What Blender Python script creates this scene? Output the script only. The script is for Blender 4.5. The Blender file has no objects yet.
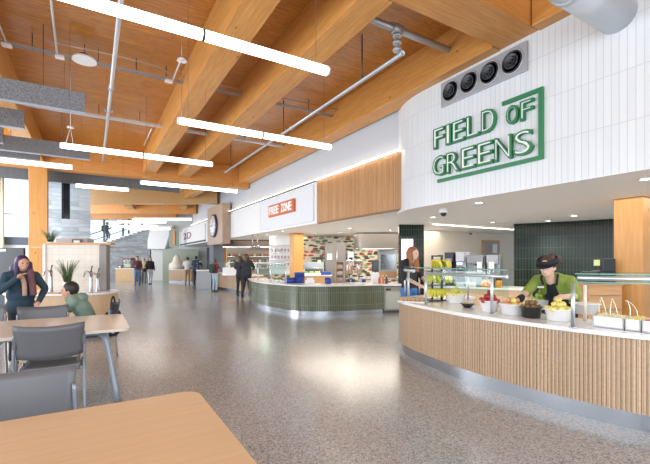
import bpy, bmesh, math, random
from mathutils import Vector, Matrix, Euler
S = bpy.context.scene
C = S.collection
R = math.radians
PI = math.pi
random.seed(7)

# ------------------------------------------------------------------ camera
TH = math.atan(233/391.0)          # yaw of the view to the right of the hall axis (+Y)
CT, ST = math.cos(TH), math.sin(TH)
H, F, HY = 1.42, 391.0, 261.5
cd = bpy.data.cameras.new('camera'); cam = bpy.data.objects.new('camera', cd); C.objects.link(cam)
cam.location = (0, 0, H); cam.rotation_euler = (PI/2, 0, -TH)
cd.sensor_width = 36; cd.lens = 36*F/650; cd.shift_y = (HY-232)/650.0
cd.clip_start = .05; cd.clip_end = 300
S.camera = cam

# ------------------------------------------------------------------ world, daylight, exposure
S.view_settings.view_transform = 'Standard'; S.view_settings.look = 'None'
S.view_settings.gamma = 1; S.view_settings.use_curve_mapping = False
S.view_settings.exposure = 0.38
w = bpy.data.worlds.new('sky'); S.world = w; w.use_nodes = True
bg = w.node_tree.nodes['Background']; bg.inputs[0].default_value = (.80, .90, 1, 1); bg.inputs[1].default_value = 1.3

def area(name, loc, rot, sx, sy, power, col=(1, 1, 1)):
    l = bpy.data.lights.new(name, 'AREA'); l.shape = 'RECTANGLE'; l.size = sx; l.size_y = sy
    l.energy = power; l.color = col
    o = bpy.data.objects.new(name, l); C.objects.link(o); o.location = loc; o.rotation_euler = rot
    return o
# daylight through the glazed wall left of and behind the photographer, and at the far stair windows
area('window_daylight', (-6.5, 6, 2.6), (0, R(-90), 0), 4.5, 16, 430, (.90, .95, 1))
area('window_daylight', (1.0, -4, 2.8), (R(90), 0, 0), 10, 4.5, 300, (.93, .96, 1))
area('window_daylight', (-5.5, 13.5, 2.4), (0, R(-90), 0), 4, 5, 430, (.90, .95, 1))
area('window_daylight', (-3.0, 27, 3.2), (0, R(-90), 0), 4, 8, 420, (.88, .94, 1))

# ------------------------------------------------------------------ pixel to place helpers
def ray(px): return (px-325)/F
def on_depth(px, py, D):
    a = ray(px); return Vector((D*(ST+a*CT), D*(CT-a*ST), H-D*(py-HY)/F))
def on_z(px, py, z): return on_depth(px, py, F*(H-z)/(py-HY))
def on_floor(px, py): return on_z(px, py, 0)
def on_x(px, py, X): return on_depth(px, py, X/(ST+ray(px)*CT))
def on_y(px, py, Y): return on_depth(px, py, Y/(CT-ray(px)*ST))
VR = Vector((CT, -ST, 0)); VD = Vector((ST, CT, 0))

# ------------------------------------------------------------------ materials
def newmat(name):
    m = bpy.data.materials.new(name); m.use_nodes = True
    return m, m.node_tree.nodes, m.node_tree.links, m.node_tree.nodes['Principled BSDF']
CACHE = {}
def flat(name, col, rough=.5, metal=0, spec=.5, trans=0, coat=0, bump=0, bscale=60, var=0):
    if name in CACHE: return CACHE[name]
    m, n, l, b = newmat(name)
    b.inputs['Base Color'].default_value = (*col, 1); b.inputs['Roughness'].default_value = rough
    b.inputs['Metallic'].default_value = metal; b.inputs['Specular IOR Level'].default_value = spec
    b.inputs['Transmission Weight'].default_value = trans; b.inputs['Coat Weight'].default_value = coat
    tc = n.new('ShaderNodeTexCoord'); no = n.new('ShaderNodeTexNoise'); no.inputs['Scale'].default_value = bscale
    l.new(tc.outputs['Object'], no.inputs['Vector'])
    if var or not bump:
        mx = n.new('ShaderNodeMix'); mx.data_type = 'RGBA'
        v = var if var else .04
        mx.inputs['A'].default_value = (*[c*(1-v) for c in col], 1); mx.inputs['B'].default_value = (*[min(1, c*(1+v)) for c in col], 1)
        l.new(no.outputs['Fac'], mx.inputs['Factor']); l.new(mx.outputs['Result'], b.inputs['Base Color'])
    if bump:
        bp = n.new('ShaderNodeBump'); bp.inputs['Strength'].default_value = bump; bp.inputs['Distance'].default_value = .01
        l.new(no.outputs['Fac'], bp.inputs['Height']); l.new(bp.outputs['Normal'], b.inputs['Normal'])
    CACHE[name] = m; return m
def emit(name, col, s):
    if name in CACHE: return CACHE[name]
    m, n, l, b = newmat(name); b.inputs['Base Color'].default_value = (*col, 1)
    b.inputs['Emission Color'].default_value = (*col, 1); b.inputs['Emission Strength'].default_value = s
    CACHE[name] = m; return m
def glassm(name, col=(.85, .95, .92), alpha=.03):
    if name in CACHE: return CACHE[name]
    m, n, l, b = newmat(name)
    t = n.new('ShaderNodeBsdfTransparent'); g = n.new('ShaderNodeBsdfGlossy'); mx = n.new('ShaderNodeMixShader')
    t.inputs[0].default_value = (*col, 1); g.inputs['Roughness'].default_value = .03; mx.inputs[0].default_value = alpha
    l.new(t.outputs[0], mx.inputs[1]); l.new(g.outputs[0], mx.inputs[2]); l.new(mx.outputs[0], n['Material Output'].inputs['Surface'])
    CACHE[name] = m; return m
def wood(name, c1, c2, stretch=(1, 12, 12), scale=3, rough=.45, knots=.0, board=None, uv=False, bump=.05):
    """c1 light, c2 dark; stretch small along the grain; board=(brick w,h, axes) draws the joints of the boards"""
    if name in CACHE: return CACHE[name]
    m, n, l, b = newmat(name)
    tc = n.new('ShaderNodeTexCoord'); mp = n.new('ShaderNodeMapping'); mp.inputs['Scale'].default_value = stretch
    src = tc.outputs['UV'] if uv else tc.outputs['Object']
    l.new(src, mp.inputs['Vector'])
    no = n.new('ShaderNodeTexNoise'); no.inputs['Scale'].default_value = scale; no.inputs['Detail'].default_value = 7; no.inputs['Roughness'].default_value = .65
    l.new(mp.outputs[0], no.inputs['Vector'])
    cr = n.new('ShaderNodeValToRGB'); cr.color_ramp.elements[0].position = .3; cr.color_ramp.elements[1].position = .7
    cr.color_ramp.elements[0].color = (*c2, 1); cr.color_ramp.elements[1].color = (*c1, 1)
    l.new(no.outputs['Fac'], cr.inputs['Fac']); out = cr.outputs['Color']
    if knots:
        vo = n.new('ShaderNodeTexVoronoi'); vo.inputs['Scale'].default_value = 2.6
        mp2 = n.new('ShaderNodeMapping'); mp2.inputs['Scale'].default_value = [.6 if s == min(stretch) else 1.5 for s in stretch]
        l.new(src, mp2.inputs['Vector']); l.new(mp2.outputs[0], vo.inputs['Vector'])
        lt = n.new('ShaderNodeMath'); lt.operation = 'LESS_THAN'; lt.inputs[1].default_value = .07; l.new(vo.outputs['Distance'], lt.inputs[0])
        mm = n.new('ShaderNodeMath'); mm.operation = 'MULTIPLY'; mm.inputs[1].default_value = knots; l.new(lt.outputs[0], mm.inputs[0])
        mx = n.new('ShaderNodeMix'); mx.data_type = 'RGBA'; mx.inputs['B'].default_value = (*[c*.35 for c in c2], 1)
        l.new(mm.outputs[0], mx.inputs['Factor']); l.new(out, mx.inputs['A']); out = mx.outputs['Result']
    if board:
        bw, bh, axes = board
        sp = n.new('ShaderNodeSeparateXYZ'); l.new(src, sp.inputs[0]); cb = n.new('ShaderNodeCombineXYZ')
        l.new(sp.outputs[axes[0]], cb.inputs[0]); l.new(sp.outputs[axes[1]], cb.inputs[1])
        br = n.new('ShaderNodeTexBrick'); br.inputs['Scale'].default_value = 1; br.inputs['Brick Width'].default_value = bw; br.inputs['Row Height'].default_value = bh
        br.inputs['Mortar Size'].default_value = .003; br.offset = .37
        br.inputs['Color1'].default_value = (.78, .78, .78, 1); br.inputs['Color2'].default_value = (1.0, 1.0, 1.0, 1); br.inputs['Mortar'].default_value = (.4, .35, .3, 1)
        l.new(cb.outputs[0], br.inputs['Vector'])
        mx = n.new('ShaderNodeMix'); mx.data_type = 'RGBA'; mx.blend_type = 'MULTIPLY'; mx.inputs['Factor'].default_value = .85
        l.new(out, mx.inputs['A']); l.new(br.outputs['Color'], mx.inputs['B']); out = mx.outputs['Result']
    l.new(out, b.inputs['Base Color']); b.inputs['Roughness'].default_value = rough
    if bump:
        bp = n.new('ShaderNodeBump'); bp.inputs['Strength'].default_value = bump; bp.inputs['Distance'].default_value = .01
        l.new(no.outputs['Fac'], bp.inputs['Height']); l.new(bp.outputs['Normal'], b.inputs['Normal'])
    CACHE[name] = m; return m
def tile(name, c1, c2, mortar, bw, bh, msize=.004, rough=.2, offset=0, bump=.4, wave=0, shift=(0, 0)):
    """tile grid over UV in metres"""
    if name in CACHE: return CACHE[name]
    m, n, l, b = newmat(name)
    tc = n.new('ShaderNodeTexCoord'); br = n.new('ShaderNodeTexBrick')
    mp = n.new('ShaderNodeMapping'); mp.inputs['Location'].default_value = (*shift, 0)
    l.new(tc.outputs['UV'], mp.inputs['Vector']); l.new(mp.outputs[0], br.inputs['Vector'])
    br.offset = offset; br.inputs['Scale'].default_value = 1; br.inputs['Brick Width'].default_value = bw; br.inputs['Row Height'].default_value = bh
    br.inputs['Mortar Size'].default_value = msize; br.inputs['Mortar Smooth'].default_value = .3
    br.inputs['Color1'].default_value = (*c1, 1); br.inputs['Color2'].default_value = (*c2, 1); br.inputs['Mortar'].default_value = (*mortar, 1)
    l.new(br.outputs['Color'], b.inputs['Base Color']); b.inputs['Roughness'].default_value = rough
    bp = n.new('ShaderNodeBump'); bp.invert = True; bp.inputs['Strength'].default_value = bump; bp.inputs['Distance'].default_value = .004
    l.new(br.outputs['Fac'], bp.inputs['Height']); nrm = bp.outputs['Normal']
    if wave:
        no = n.new('ShaderNodeTexNoise'); no.inputs['Scale'].default_value = 18; l.new(tc.outputs['UV'], no.inputs['Vector'])
        b2 = n.new('ShaderNodeBump'); b2.inputs['Strength'].default_value = wave; b2.inputs['Distance'].default_value = .02
        l.new(no.outputs['Fac'], b2.inputs['Height']); l.new(nrm, b2.inputs['Normal']); nrm = b2.outputs['Normal']
    l.new(nrm, b.inputs['Normal']); CACHE[name] = m; return m

def terrazzo():
    m, n, l, b = newmat('terrazzo')
    tc = n.new('ShaderNodeTexCoord')
    base = None
    v = n.new('ShaderNodeTexVoronoi'); v.inputs['Scale'].default_value = 95; l.new(tc.outputs['Object'], v.inputs['Vector'])
    cr = n.new('ShaderNodeValToRGB'); cr.color_ramp.interpolation = 'CONSTANT'
    e = cr.color_ramp.elements; e[0].position = 0; e[0].color = (.10, .10, .11, 1); e[1].position = .22; e[1].color = (.345, .35, .355, 1)
    for p, c in ((.5, (.42, .425, .43)), (.72, (.285, .29, .295)), (.86, (.55, .545, .54)), (.95, (.13, .125, .12))):
        x = e.new(p); x.color = (*c, 1)
    sp = n.new('ShaderNodeSeparateColor'); l.new(v.outputs['Color'], sp.inputs[0]); l.new(sp.outputs[0], cr.inputs['Fac'])
    no = n.new('ShaderNodeTexNoise'); no.inputs['Scale'].default_value = .6; no.inputs['Detail'].default_value = 3; l.new(tc.outputs['Object'], no.inputs['Vector'])
    mx = n.new('ShaderNodeMix'); mx.data_type = 'RGBA'; mx.inputs['Factor'].default_value = .35; mx.inputs['B'].default_value = (.37, .375, .38, 1)
    l.new(cr.outputs['Color'], mx.inputs['A']); l.new(mx.outputs['Result'], b.inputs['Base Color'])
    mr = n.new('ShaderNodeMapRange'); mr.inputs['To Min'].default_value = .15; mr.inputs['To Max'].default_value = .30
    l.new(no.outputs['Fac'], mr.inputs['Value']); l.new(mr.outputs[0], b.inputs['Roughness'])
    b.inputs['Specular IOR Level'].default_value = .62; b.inputs['Coat Weight'].default_value = .25; b.inputs['Coat Roughness'].default_value = .12
    return m
def stone(name, c1, c2, bw=.7, bh=.11):
    m, n, l, b = newmat(name)
    tc = n.new('ShaderNodeTexCoord'); br = n.new('ShaderNodeTexBrick'); br.inputs['Scale'].default_value = 1
    br.inputs['Brick Width'].default_value = bw; br.inputs['Row Height'].default_value = bh; br.inputs['Mortar Size'].default_value = .006; br.offset = .43; br.squash = .6
    br.inputs['Color1'].default_value = (*c1, 1); br.inputs['Color2'].default_value = (*c2, 1); br.inputs['Mortar'].default_value = (*[x*.6 for x in c2], 1)
    l.new(tc.outputs['UV'], br.inputs['Vector'])
    mp = n.new('ShaderNodeMapping'); mp.inputs['Scale'].default_value = (1, 7, 1); l.new(tc.outputs['UV'], mp.inputs['Vector'])
    no = n.new('ShaderNodeTexNoise'); no.inputs['Scale'].default_value = 2.2; no.inputs['Detail'].default_value = 6; l.new(mp.outputs[0], no.inputs['Vector'])
    mx = n.new('ShaderNodeMix'); mx.data_type = 'RGBA'; mx.blend_type = 'OVERLAY'; mx.inputs['Factor'].default_value = .6
    l.new(br.outputs['Color'], mx.inputs['A']); l.new(no.outputs['Fac'], mx.inputs['B']); l.new(mx.outputs['Result'], b.inputs['Base Color'])
    bp = n.new('ShaderNodeBump'); bp.inputs['Strength'].default_value = .5; bp.inputs['Distance'].default_value = .03; l.new(no.outputs['Fac'], bp.inputs['Height']); l.new(bp.outputs['Normal'], b.inputs['Normal'])
    b.inputs['Roughness'].default_value = .75; return m

OR1, OR2 = (.56, .235, .058), (.34, .118, .022)
DECK = wood('deck_boards', (.68, .28, .045), (.38, .125, .015), (1.6, 13, 13), 2.6, .28, .6, (1.6, .09, (0, 1)))
BEAMY = wood('glulam_along_hall', (.72, .36, .10), (.52, .22, .05), (14, .8, 14), 2.2, .38, .75)
BEAMX = wood('glulam_across_hall', (.70, .33, .09), (.50, .20, .045), (.8, 14, 14), 2.2, .38, .75)
PALEX = wood('daylit_glulam', (.72, .46, .21), (.55, .32, .12), (.8, 14, 14), 2.2, .4, .5)  # lit copy of the glulam, daylight put into the paler colour
COLW = wood('glulam_column', (.64, .33, .105), (.50, .23, .06), (12, 12, .7), 2.0, .4, .7)
SLAT = wood('oak_slats', (.70, .52, .36), (.54, .38, .24), (9, 9, .5), 4, .5, 0, (.034, 40, (0, 1)), True)
SLATH = wood('warm_slats', (.66, .37, .17), (.48, .24, .09), (9, .4, 9), 4, .45, 0, (.09, 40, (0, 1)), True)
BIRCH = wood('birch_laminate', (.64, .45, .265), (.57, .38, .20), (.7, 12, 12), 3, .32, 0, bump=0)
OAKV = wood('oak_veneer', (.70, .50, .32), (.58, .38, .22), (10, 10, .7), 3, .4, 0)
OAKR = wood('oak_wrap', (.62, .36, .17), (.50, .27, .11), (1, 1, 10), 3, .4, 0)
BROWNP = wood('walnut_panel', (.50, .36, .27), (.40, .27, .19), (10, 10, .8), 3, .4, 0)
WALLG = flat('wall_grey_paint', (.50, .53, .58), .6)
WHITE = flat('white_paint', (.82, .82, .82), .55)
SOFF = flat('soffit_paint', (.93, .91, .88), .6)
GREYW = flat('cool_grey_paint', (.74, .77, .81), .6)
BEIGE = flat('beige_paint', (.84, .75, .63), .6)
QUARTZ = flat('white_quartz', (.86, .85, .84), .18, bscale=90)
STEEL = flat('brushed_steel', (.62, .64, .66), .28, 1)
KICK = flat('kick_steel', (.42, .45, .49), .27, 1, bump=.15, bscale=3)
ALU = flat('satin_aluminium', (.66, .70, .75), .35, .8)
GALV = flat('galvanised_pipe', (.52, .55, .58), .4, .6)
CHROME = flat('chrome', (.36, .38, .41), .25, 1)
BLACK = flat('black_plastic', (.015, .016, .02), .35)
DARK = flat('dark_metal', (.05, .055, .065), .4, .3)
BRONZE = flat('dark_bronze', (.09, .065, .05), .4, .5)
FELT = flat('grey_felt', (.20, .205, .22), .95, bump=.4, bscale=45, var=.8)
FELTE = flat('felt_edge', (.38, .43, .50), .8)
CHAIRG = flat('grey_chair_plastic', (.125, .128, .14), .38)
TUBE = emit('lamp_diffuser', (1, .95, .88), 4.6)
CAPM = flat('lamp_cap', (.75, .75, .75), .4)
COVE = emit('cove_strip', (1, .84, .62), 6)
SPOTM = emit('spot_glow', (1, .93, .82), 14)
BLUE = flat('blue_melamine', (.02, .06, .30), .3)
POTW = flat('white_ceramic', (.84, .84, .85), .25)
BOWLB = flat('black_melamine', (.02, .02, .02), .25)
GREENT = tile('olive_tile', (.085, .105, .060), (.115, .135, .08), (.30, .31, .25), .058, .33, .0035, .14, wave=.08, shift=(0, .06))
DKGREEN = tile('bottle_green_tile', (.010, .018, .012), (.016, .026, .019), (.07, .085, .075), .075, .30, .006, .06, wave=.12)
WTILE = tile('white_wall_tile', (.70, .73, .76), (.74, .77, .80), (.52, .55, .59), .085, .62, .0035, .28, bump=.5)
KTILE = tile('cream_square_tile', (.66, .59, .51), (.70, .63, .55), (.57, .50, .43), .13, .13, .004, .3)
STONE1 = stone('pale_ledge_stone', (.46, .55, .62), (.70, .79, .86), .8, .16)
STONE2 = stone('grey_ledge_stone', (.20, .21, .22), (.33, .345, .36), .9, .16)
GLASS = glassm('clear_glass'); GLEDGE = flat('glass_edge', (.18, .42, .36), .2, spec=.8)
SKIN = flat('skin', (.62, .36, .25), .5, bscale=20); SKINP = flat('skin_fair', (.72, .45, .35), .5, bscale=20)

# ------------------------------------------------------------------ mesh helpers
class MB:
    def __init__(s): s.bm = bmesh.new(); s.uv = s.bm.loops.layers.uv.new('UVMap')
    def face(s, pts, uvs=None, smooth=False):
        f = s.bm.faces.new([s.bm.verts.new(p) for p in pts])
        f.smooth = smooth
        if uvs:
            for lp, u in zip(f.loops, uvs): lp[s.uv].uv = u
        return f
    def box(s, x0, x1, y0, y1, z0, z1, M=None, bev=0):
        g = bmesh.ops.create_cube(s.bm, size=1)['verts']
        m = Matrix.Translation(((x0+x1)/2, (y0+y1)/2, (z0+z1)/2)) @ Matrix.Diagonal((abs(x1-x0), abs(y1-y0), abs(z1-z0), 1))
        if M: m = M @ m
        bmesh.ops.transform(s.bm, matrix=m, verts=g)
        if bev:
            ed = list({e for v in g for e in v.link_edges})
            bmesh.ops.bevel(s.bm, geom=ed, offset=bev, segments=2, affect='EDGES', profile=.5)
        return s
    def cyl(s, a, b, r, r2=None, seg=16, cap=True):
        a = Vector(a); b = Vector(b); d = b-a
        g = bmesh.ops.create_cone(s.bm, cap_ends=cap, segments=seg, radius1=r, radius2=r if r2 is None else r2, depth=d.length)['verts']
        q = Vector((0, 0, 1)).rotation_difference(d)
        bmesh.ops.transform(s.bm, matrix=Matrix.Translation((a+b)/2) @ q.to_matrix().to_4x4(), verts=g)
        for f in {f for v in g for f in v.link_faces}:
            if len(f.verts) == 4: f.smooth = True
        return s
    def ball(s, c, r, sc=(1, 1, 1), u=16, v=10, rot=None):
        g = bmesh.ops.create_uvsphere(s.bm, u_segments=u, v_segments=v, radius=r)['verts']
        m = Matrix.Translation(c)
        if rot: m = m @ Euler(rot).to_matrix().to_4x4()
        m = m @ Matrix.Diagonal((*sc, 1))
        bmesh.ops.transform(s.bm, matrix=m, verts=g)
        for f in {f for x in g for f in x.link_faces}: f.smooth = True
        return s
    def caps(s, a, b, r, r2=None, seg=12):
        r2 = r if r2 is None else r2
        s.cyl(a, b, r, r2, seg); s.ball(a, r, u=seg, v=8); s.ball(b, r2, u=seg, v=8); return s
    def lathe(s, prof, c=(0, 0, 0), seg=28, sx=1, sy=1):
        rings = []
        for r, z in prof:
            rings.append([s.bm.verts.new((c[0]+sx*r*math.cos(2*PI*k/seg), c[1]+sy*r*math.sin(2*PI*k/seg), c[2]+z)) for k in range(seg)])
        for A, B in zip(rings, rings[1:]):
            for k in range(seg):
                f = s.bm.faces.new((A[k], A[(k+1) % seg], B[(k+1) % seg], B[k])); f.smooth = True
        for ring, fl in ((rings[0], True), (rings[-1], False)):
            if len({tuple(round(x, 5) for x in v.co) for v in ring}) > 2:
                s.bm.faces.new(ring[::-1] if fl else ring)
        return s
    def tube(s, pts, r, seg=10, closed=False):
        pts = [Vector(p) for p in pts]; rings = []; n = len(pts); up = None
        for i, p in enumerate(pts):
            t = (pts[min(i+1, n-1)]-pts[max(i-1, 0)]).normalized()
            if up is None: up = t.orthogonal().normalized()
            up = (up - t*up.dot(t)).normalized(); sd = t.cross(up)
            rr = r[i] if isinstance(r, (list, tuple)) else r
            rings.append([s.bm.verts.new(p+rr*(up*math.cos(2*PI*k/seg)+sd*math.sin(2*PI*k/seg))) for k in range(seg)])
        for A, B in zip(rings, rings[1:]):
            for k in range(seg):
                f = s.bm.faces.new((A[k], A[(k+1) % seg], B[(k+1) % seg], B[k])); f.smooth = True
        s.bm.faces.new(rings[0][::-1]); s.bm.faces.new(rings[-1]); return s
    def prism(s, out, z0, z1, uvwall=True):
        """closed outline (ccw) extruded z0..z1, UV in metres along the wall"""
        n = len(out)
        lo = [s.bm.verts.new((p[0], p[1], z0)) for p in out]; hi = [s.bm.verts.new((p[0], p[1], z1)) for p in out]
        d = 0
        for i in range(n):
            j = (i+1) % n; L = math.hypot(out[j][0]-out[i][0], out[j][1]-out[i][1])
            f = s.bm.faces.new((lo[i], lo[j], hi[j], hi[i])); f.smooth = False
            for lp, u in zip(f.loops, ((d, z0), (d+L, z0), (d+L, z1), (d, z1))): lp[s.uv].uv = u
            d += L
        for vs in (lo[::-1], hi):
            f = s.bm.faces.new(vs)
            for lp in f.loops: lp[s.uv].uv = lp.vert.co.xy
        return s
    def strip(s, pts, z0, z1, th=0):
        """open wall along pts, th = thickness to the right of the path"""
        if th:
            off = offset(pts, th); return s.prism(list(pts)+off[::-1], z0, z1)
        d = 0
        for a, b in zip(pts, pts[1:]):
            L = math.hypot(b[0]-a[0], b[1]-a[1])
            s.face([(a[0], a[1], z0), (b[0], b[1], z0), (b[0], b[1], z1), (a[0], a[1], z1)], [(d, z0), (d+L, z0), (d+L, z1), (d, z1)]); d += L
        return s
    def make(s, name, m, parent=None, loc=None, rz=0, remesh=0, smooth=0, M=None):
        if M: bmesh.ops.transform(s.bm, matrix=M, verts=s.bm.verts)
        bmesh.ops.recalc_face_normals(s.bm, faces=s.bm.faces)
        me = bpy.data.meshes.new(name); s.bm.to_mesh(me); s.bm.free(); me.materials.append(m)
        o = bpy.data.objects.new(name, me); C.objects.link(o)
        if parent: o.parent = parent
        if loc is not None: o.location = loc
        o.rotation_euler = (0, 0, rz)
        if remesh:
            a = o.modifiers.new('r', 'REMESH'); a.mode = 'VOXEL'; a.voxel_size = remesh; a.use_smooth_shade = True
            b = o.modifiers.new('s', 'SMOOTH'); b.iterations = smooth or 4; b.factor = .5
        return o
def offset(pts, d):
    out = []
    for i, p in enumerate(pts):
        a = pts[max(i-1, 0)]; b = pts[min(i+1, len(pts)-1)]
        t = Vector((b[0]-a[0], b[1]-a[1])); t.normalize()
        out.append((p[0]+t.y*d, p[1]-t.x*d))
    return out
def spline(P, n=10):
    out = []
    P = [Vector(p) for p in P]; Q = [P[0]*2-P[1]]+P+[P[-1]*2-P[-2]]
    for i in range(1, len(Q)-2):
        a, b, c, d = Q[i-1:i+3]
        for k in range(n):
            t = k/n
            out.append(.5*((2*b)+(c-a)*t+(2*a-5*b+4*c-d)*t*t+(3*b-a-3*c+d)*t**3))
    out.append(P[-1]); return out
def resample(pts, step):
    out = [Vector(pts[0][:2])]; acc = 0
    for a, b in zip(pts, pts[1:]):
        a = Vector(a[:2]); b = Vector(b[:2]); L = (b-a).length; t = 0
        while acc + (L-t) >= step:
            t += step-acc; acc = 0; out.append(a+(b-a)*(t/L))
        acc += L-t
    return out
def thing(name, label, cat, loc=(0, 0, 0), rz=0, group=None):
    o = bpy.data.objects.new(name, None); C.objects.link(o); o.empty_display_size = .1
    o.location = loc; o.rotation_euler = (0, 0, rz); o['label'] = label; o['category'] = cat
    if group: o['group'] = group
    return o
def tag(o, label, cat, group=None, kind=None):
    o['label'] = label; o['category'] = cat
    if group: o['group'] = group
    if kind: o['kind'] = kind
    return o
def struct(o): o['kind'] = 'structure'; return o
def dup(root, loc, rz, label, group=None):
    r = root.copy(); C.objects.link(r); r.location = loc; r.rotation_euler = (0, 0, rz); r['label'] = label
    if group: r['group'] = group
    for ch in list(root.children):
        c = ch.copy(); C.objects.link(c); c.parent = r
        for g in list(ch.children):
            d = g.copy(); C.objects.link(d); d.parent = c
    return r
def corrug(pts, z0, z1, pitch=.034, gap=.009, depth=.010):
    """slatted face: slats with shadow gaps along a path (outside is to the left)"""
    P = resample(pts, pitch); b = MB(); d = 0; prev = None
    for i in range(len(P)-1):
        a, c = P[i], P[i+1]; t = (c-a).normalized(); nrm = Vector((-t.y, t.x))
        q = [a, a+t*(pitch-gap), a+t*(pitch-gap), c]
        o = [nrm*depth, nrm*depth, Vector((0, 0)), Vector((0, 0))]
        pp = [q[k]+o[k] for k in range(4)]
        if prev is not None: pp = [prev]+pp
        for u, v in zip(pp, pp[1:]):
            b.face([(u.x, u.y, z0), (v.x, v.y, z0), (v.x, v.y, z1), (u.x, u.y, z1)], [(i*pitch+.001, z0), (i*pitch+pitch*.9, z0), (i*pitch+pitch*.9, z1), (i*pitch+.001, z1)])
        prev = pp[-1]
    return b
def text_mesh(txt, size, extrude, off=0, sx=1):
    cu = bpy.data.curves.new('t', 'FONT'); cu.body = txt; cu.size = size; cu.extrude = extrude; cu.offset = off; cu.resolution_u = 3
    o = bpy.data.objects.new('t', cu); C.objects.link(o)
    me = bpy.data.meshes.new_from_object(o.evaluated_get(bpy.context.evaluated_depsgraph_get())); bpy.data.objects.remove(o)
    return me
def fit_text(name, txt, x0, x1, z0, z1, place, m, parent=None, extrude=.01, off=0, lift=0):
    """letters filling the box x0..x1, z0..z1 (place: matrix from sign plane (x right, y up, z out) to the world)"""
    me = text_mesh(txt, 1, 0.0, 0)
    xs = [v.co.x for v in me.vertices]; ys = [v.co.y for v in me.vertices]; a0, a1, b0, b1 = min(xs), max(xs), min(ys), max(ys)
    sx = (x1-x0)/(a1-a0); sy = (z1-z0)/(b1-b0)
    me2 = text_mesh(txt, 1, extrude/1.0, off/((sx+sy)/2))
    for v in me2.vertices:
        v.co = place @ Vector((x0+(v.co.x-a0)*sx, z0+(v.co.y-b0)*sy, lift+v.co.z))
    me2.materials.clear(); me2.materials.append(m); me2.name = name
    o = bpy.data.objects.new(name, me2); C.objects.link(o)
    if parent: o.parent = parent
    return o

# ================================================================== THE SETTING
DECKZ, BZ, GZ = 5.42, 4.72, 4.46
b = MB(); b.face([(-9, -4, 0), (22, -4, 0), (34, 48, 0), (-9, 48, 0)]); struct(b.make('floor', terrazzo()))
b = MB(); b.box(-9, 5.85, -3, 18.5, DECKZ, DECKZ+.2); b.box(-1.2, 5.85, 18.5, 44, DECKZ, DECKZ+.2); b.box(5.85, 16, -3, 44, DECKZ, DECKZ+.2); struct(b.make('ceiling', DECK))

def beam(x0, x1, y0, y1, zb, m, label, cat='beam', M=None):
    o = MB().box(x0, x1, y0, y1, zb, DECKZ-.002, M, bev=.006).make('timber_beam', m); return tag(o, label, cat)
beam(-1.82, -1.38, 3.86, 15.95, BZ, BEAMY, 'timber ceiling beam at left, running over the wood column behind the grey baffles')
beam(1.63, 2.05, 3.86, 15.95, BZ, BEAMY, 'timber ceiling beam running down the hall, leftmost of the two deep beams in mid ceiling')
beam(2.87, 3.30, 3.86, 15.95, BZ, BEAMY, 'timber ceiling beam running down the hall beside the long sprinkler pipe')
beam(5.30, 5.74, 3.86, 15.95, BZ, BEAMY, 'timber ceiling beam against the white wall above the wood slat panel')
beam(5.30, 5.74, -2.5, 3.23, BZ, BEAMY, 'timber ceiling beam at top right beside the round duct')
tag(MB().box(-8, 5.76, 3.25, 3.84, 4.735, DECKZ-.003, bev=.006).make('timber_girder', BEAMX), 'timber cross girder at the top right corner above the round vents', 'beam')
tag(MB().box(-8, 5.76, 15.97, 16.42, GZ+.08, DECKZ-.003, bev=.006).make('timber_girder', BEAMX), 'orange timber cross girder at the far end of the long ceiling beams', 'beam')
beam(4.15, 4.55, 16.45, 21.5, BZ, BEAMY, 'timber beam beyond the cross girder, near the white wall')
# cross girders of the far wing stand square to the view
def girder(px0, px1, yb, depth, m, label):
    D = F*(GZ-H)/(HY-yb); a = on_depth(px0, yb, D); e = on_depth(px1, yb, D); L = (e-a).length
    M = Matrix.Translation((a.x, a.y, 0)) @ Matrix.Rotation(-TH, 4, 'Z')
    return tag(MB().box(0, L, 0, .4, GZ, DECKZ-.004, M, bev=.006).make('timber_girder', m), label, 'beam')
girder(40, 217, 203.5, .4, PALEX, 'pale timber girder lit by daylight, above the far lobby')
girder(60, 196, 213.5, .4, BEAMX, 'orange timber girder behind the pale one over the lobby')
girder(60, 176, 219, .4, BEAMX, 'farthest timber girder above the stair windows')
def shortbeam(px, y0, y1, label):
    p = on_z(px, y0, BZ); q = p - VD*0; L = abs(F*(BZ-H)/(HY-y1)-F*(BZ-H)/(HY-y0))
    M = Matrix.Translation((p.x, p.y, 0)) @ Matrix.Rotation(R(-12), 4, 'Z')
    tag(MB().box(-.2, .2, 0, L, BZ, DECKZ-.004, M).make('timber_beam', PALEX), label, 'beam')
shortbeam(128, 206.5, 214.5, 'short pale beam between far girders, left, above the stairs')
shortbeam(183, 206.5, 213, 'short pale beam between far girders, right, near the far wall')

# column on the left
tag(MB().box(-1.79, -1.28, 15.98, 16.4, 0, GZ+.078, bev=.01).make('wood_column', COLW), 'square timber column at left rising behind the tiled drink station', 'column')
tag(MB().box(7.67, 8.15, 2.80, 3.22, 0, 2.484, bev=.008).make('wood_column', COLW), 'square timber column at right behind the serving counter', 'column')
p = on_floor(296, 297)
tag(MB().box(p.x-.18, p.x+.24, p.y-.2, p.y+.2, 0, 2.55, bev=.008).make('wood_column', COLW), 'square timber column rising behind the green tiled island', 'column')

# white wall above the fascia, fascia, kitchen ceiling
WX = 5.80
struct(MB().box(WX, WX+.15, 6.5, 27, 3.80, DECKZ-.001).make('wall_right', WALLG))
struct(MB().box(5.71, WX+.15, 10.0, 18.4, 2.55, 3.79).make('wall_fascia', WHITE))
struct(MB().box(5.71, WX+.3, 21.3, 30, 2.55, 3.79).make('wall_fascia_far', WHITE))
b = MB(); b.prism([(5.75, 5.0), (22, 5.0), (22, 34), (5.75, 34)], 2.552, 2.60); struct(b.make('ceiling_kitchen', SOFF))
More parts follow.
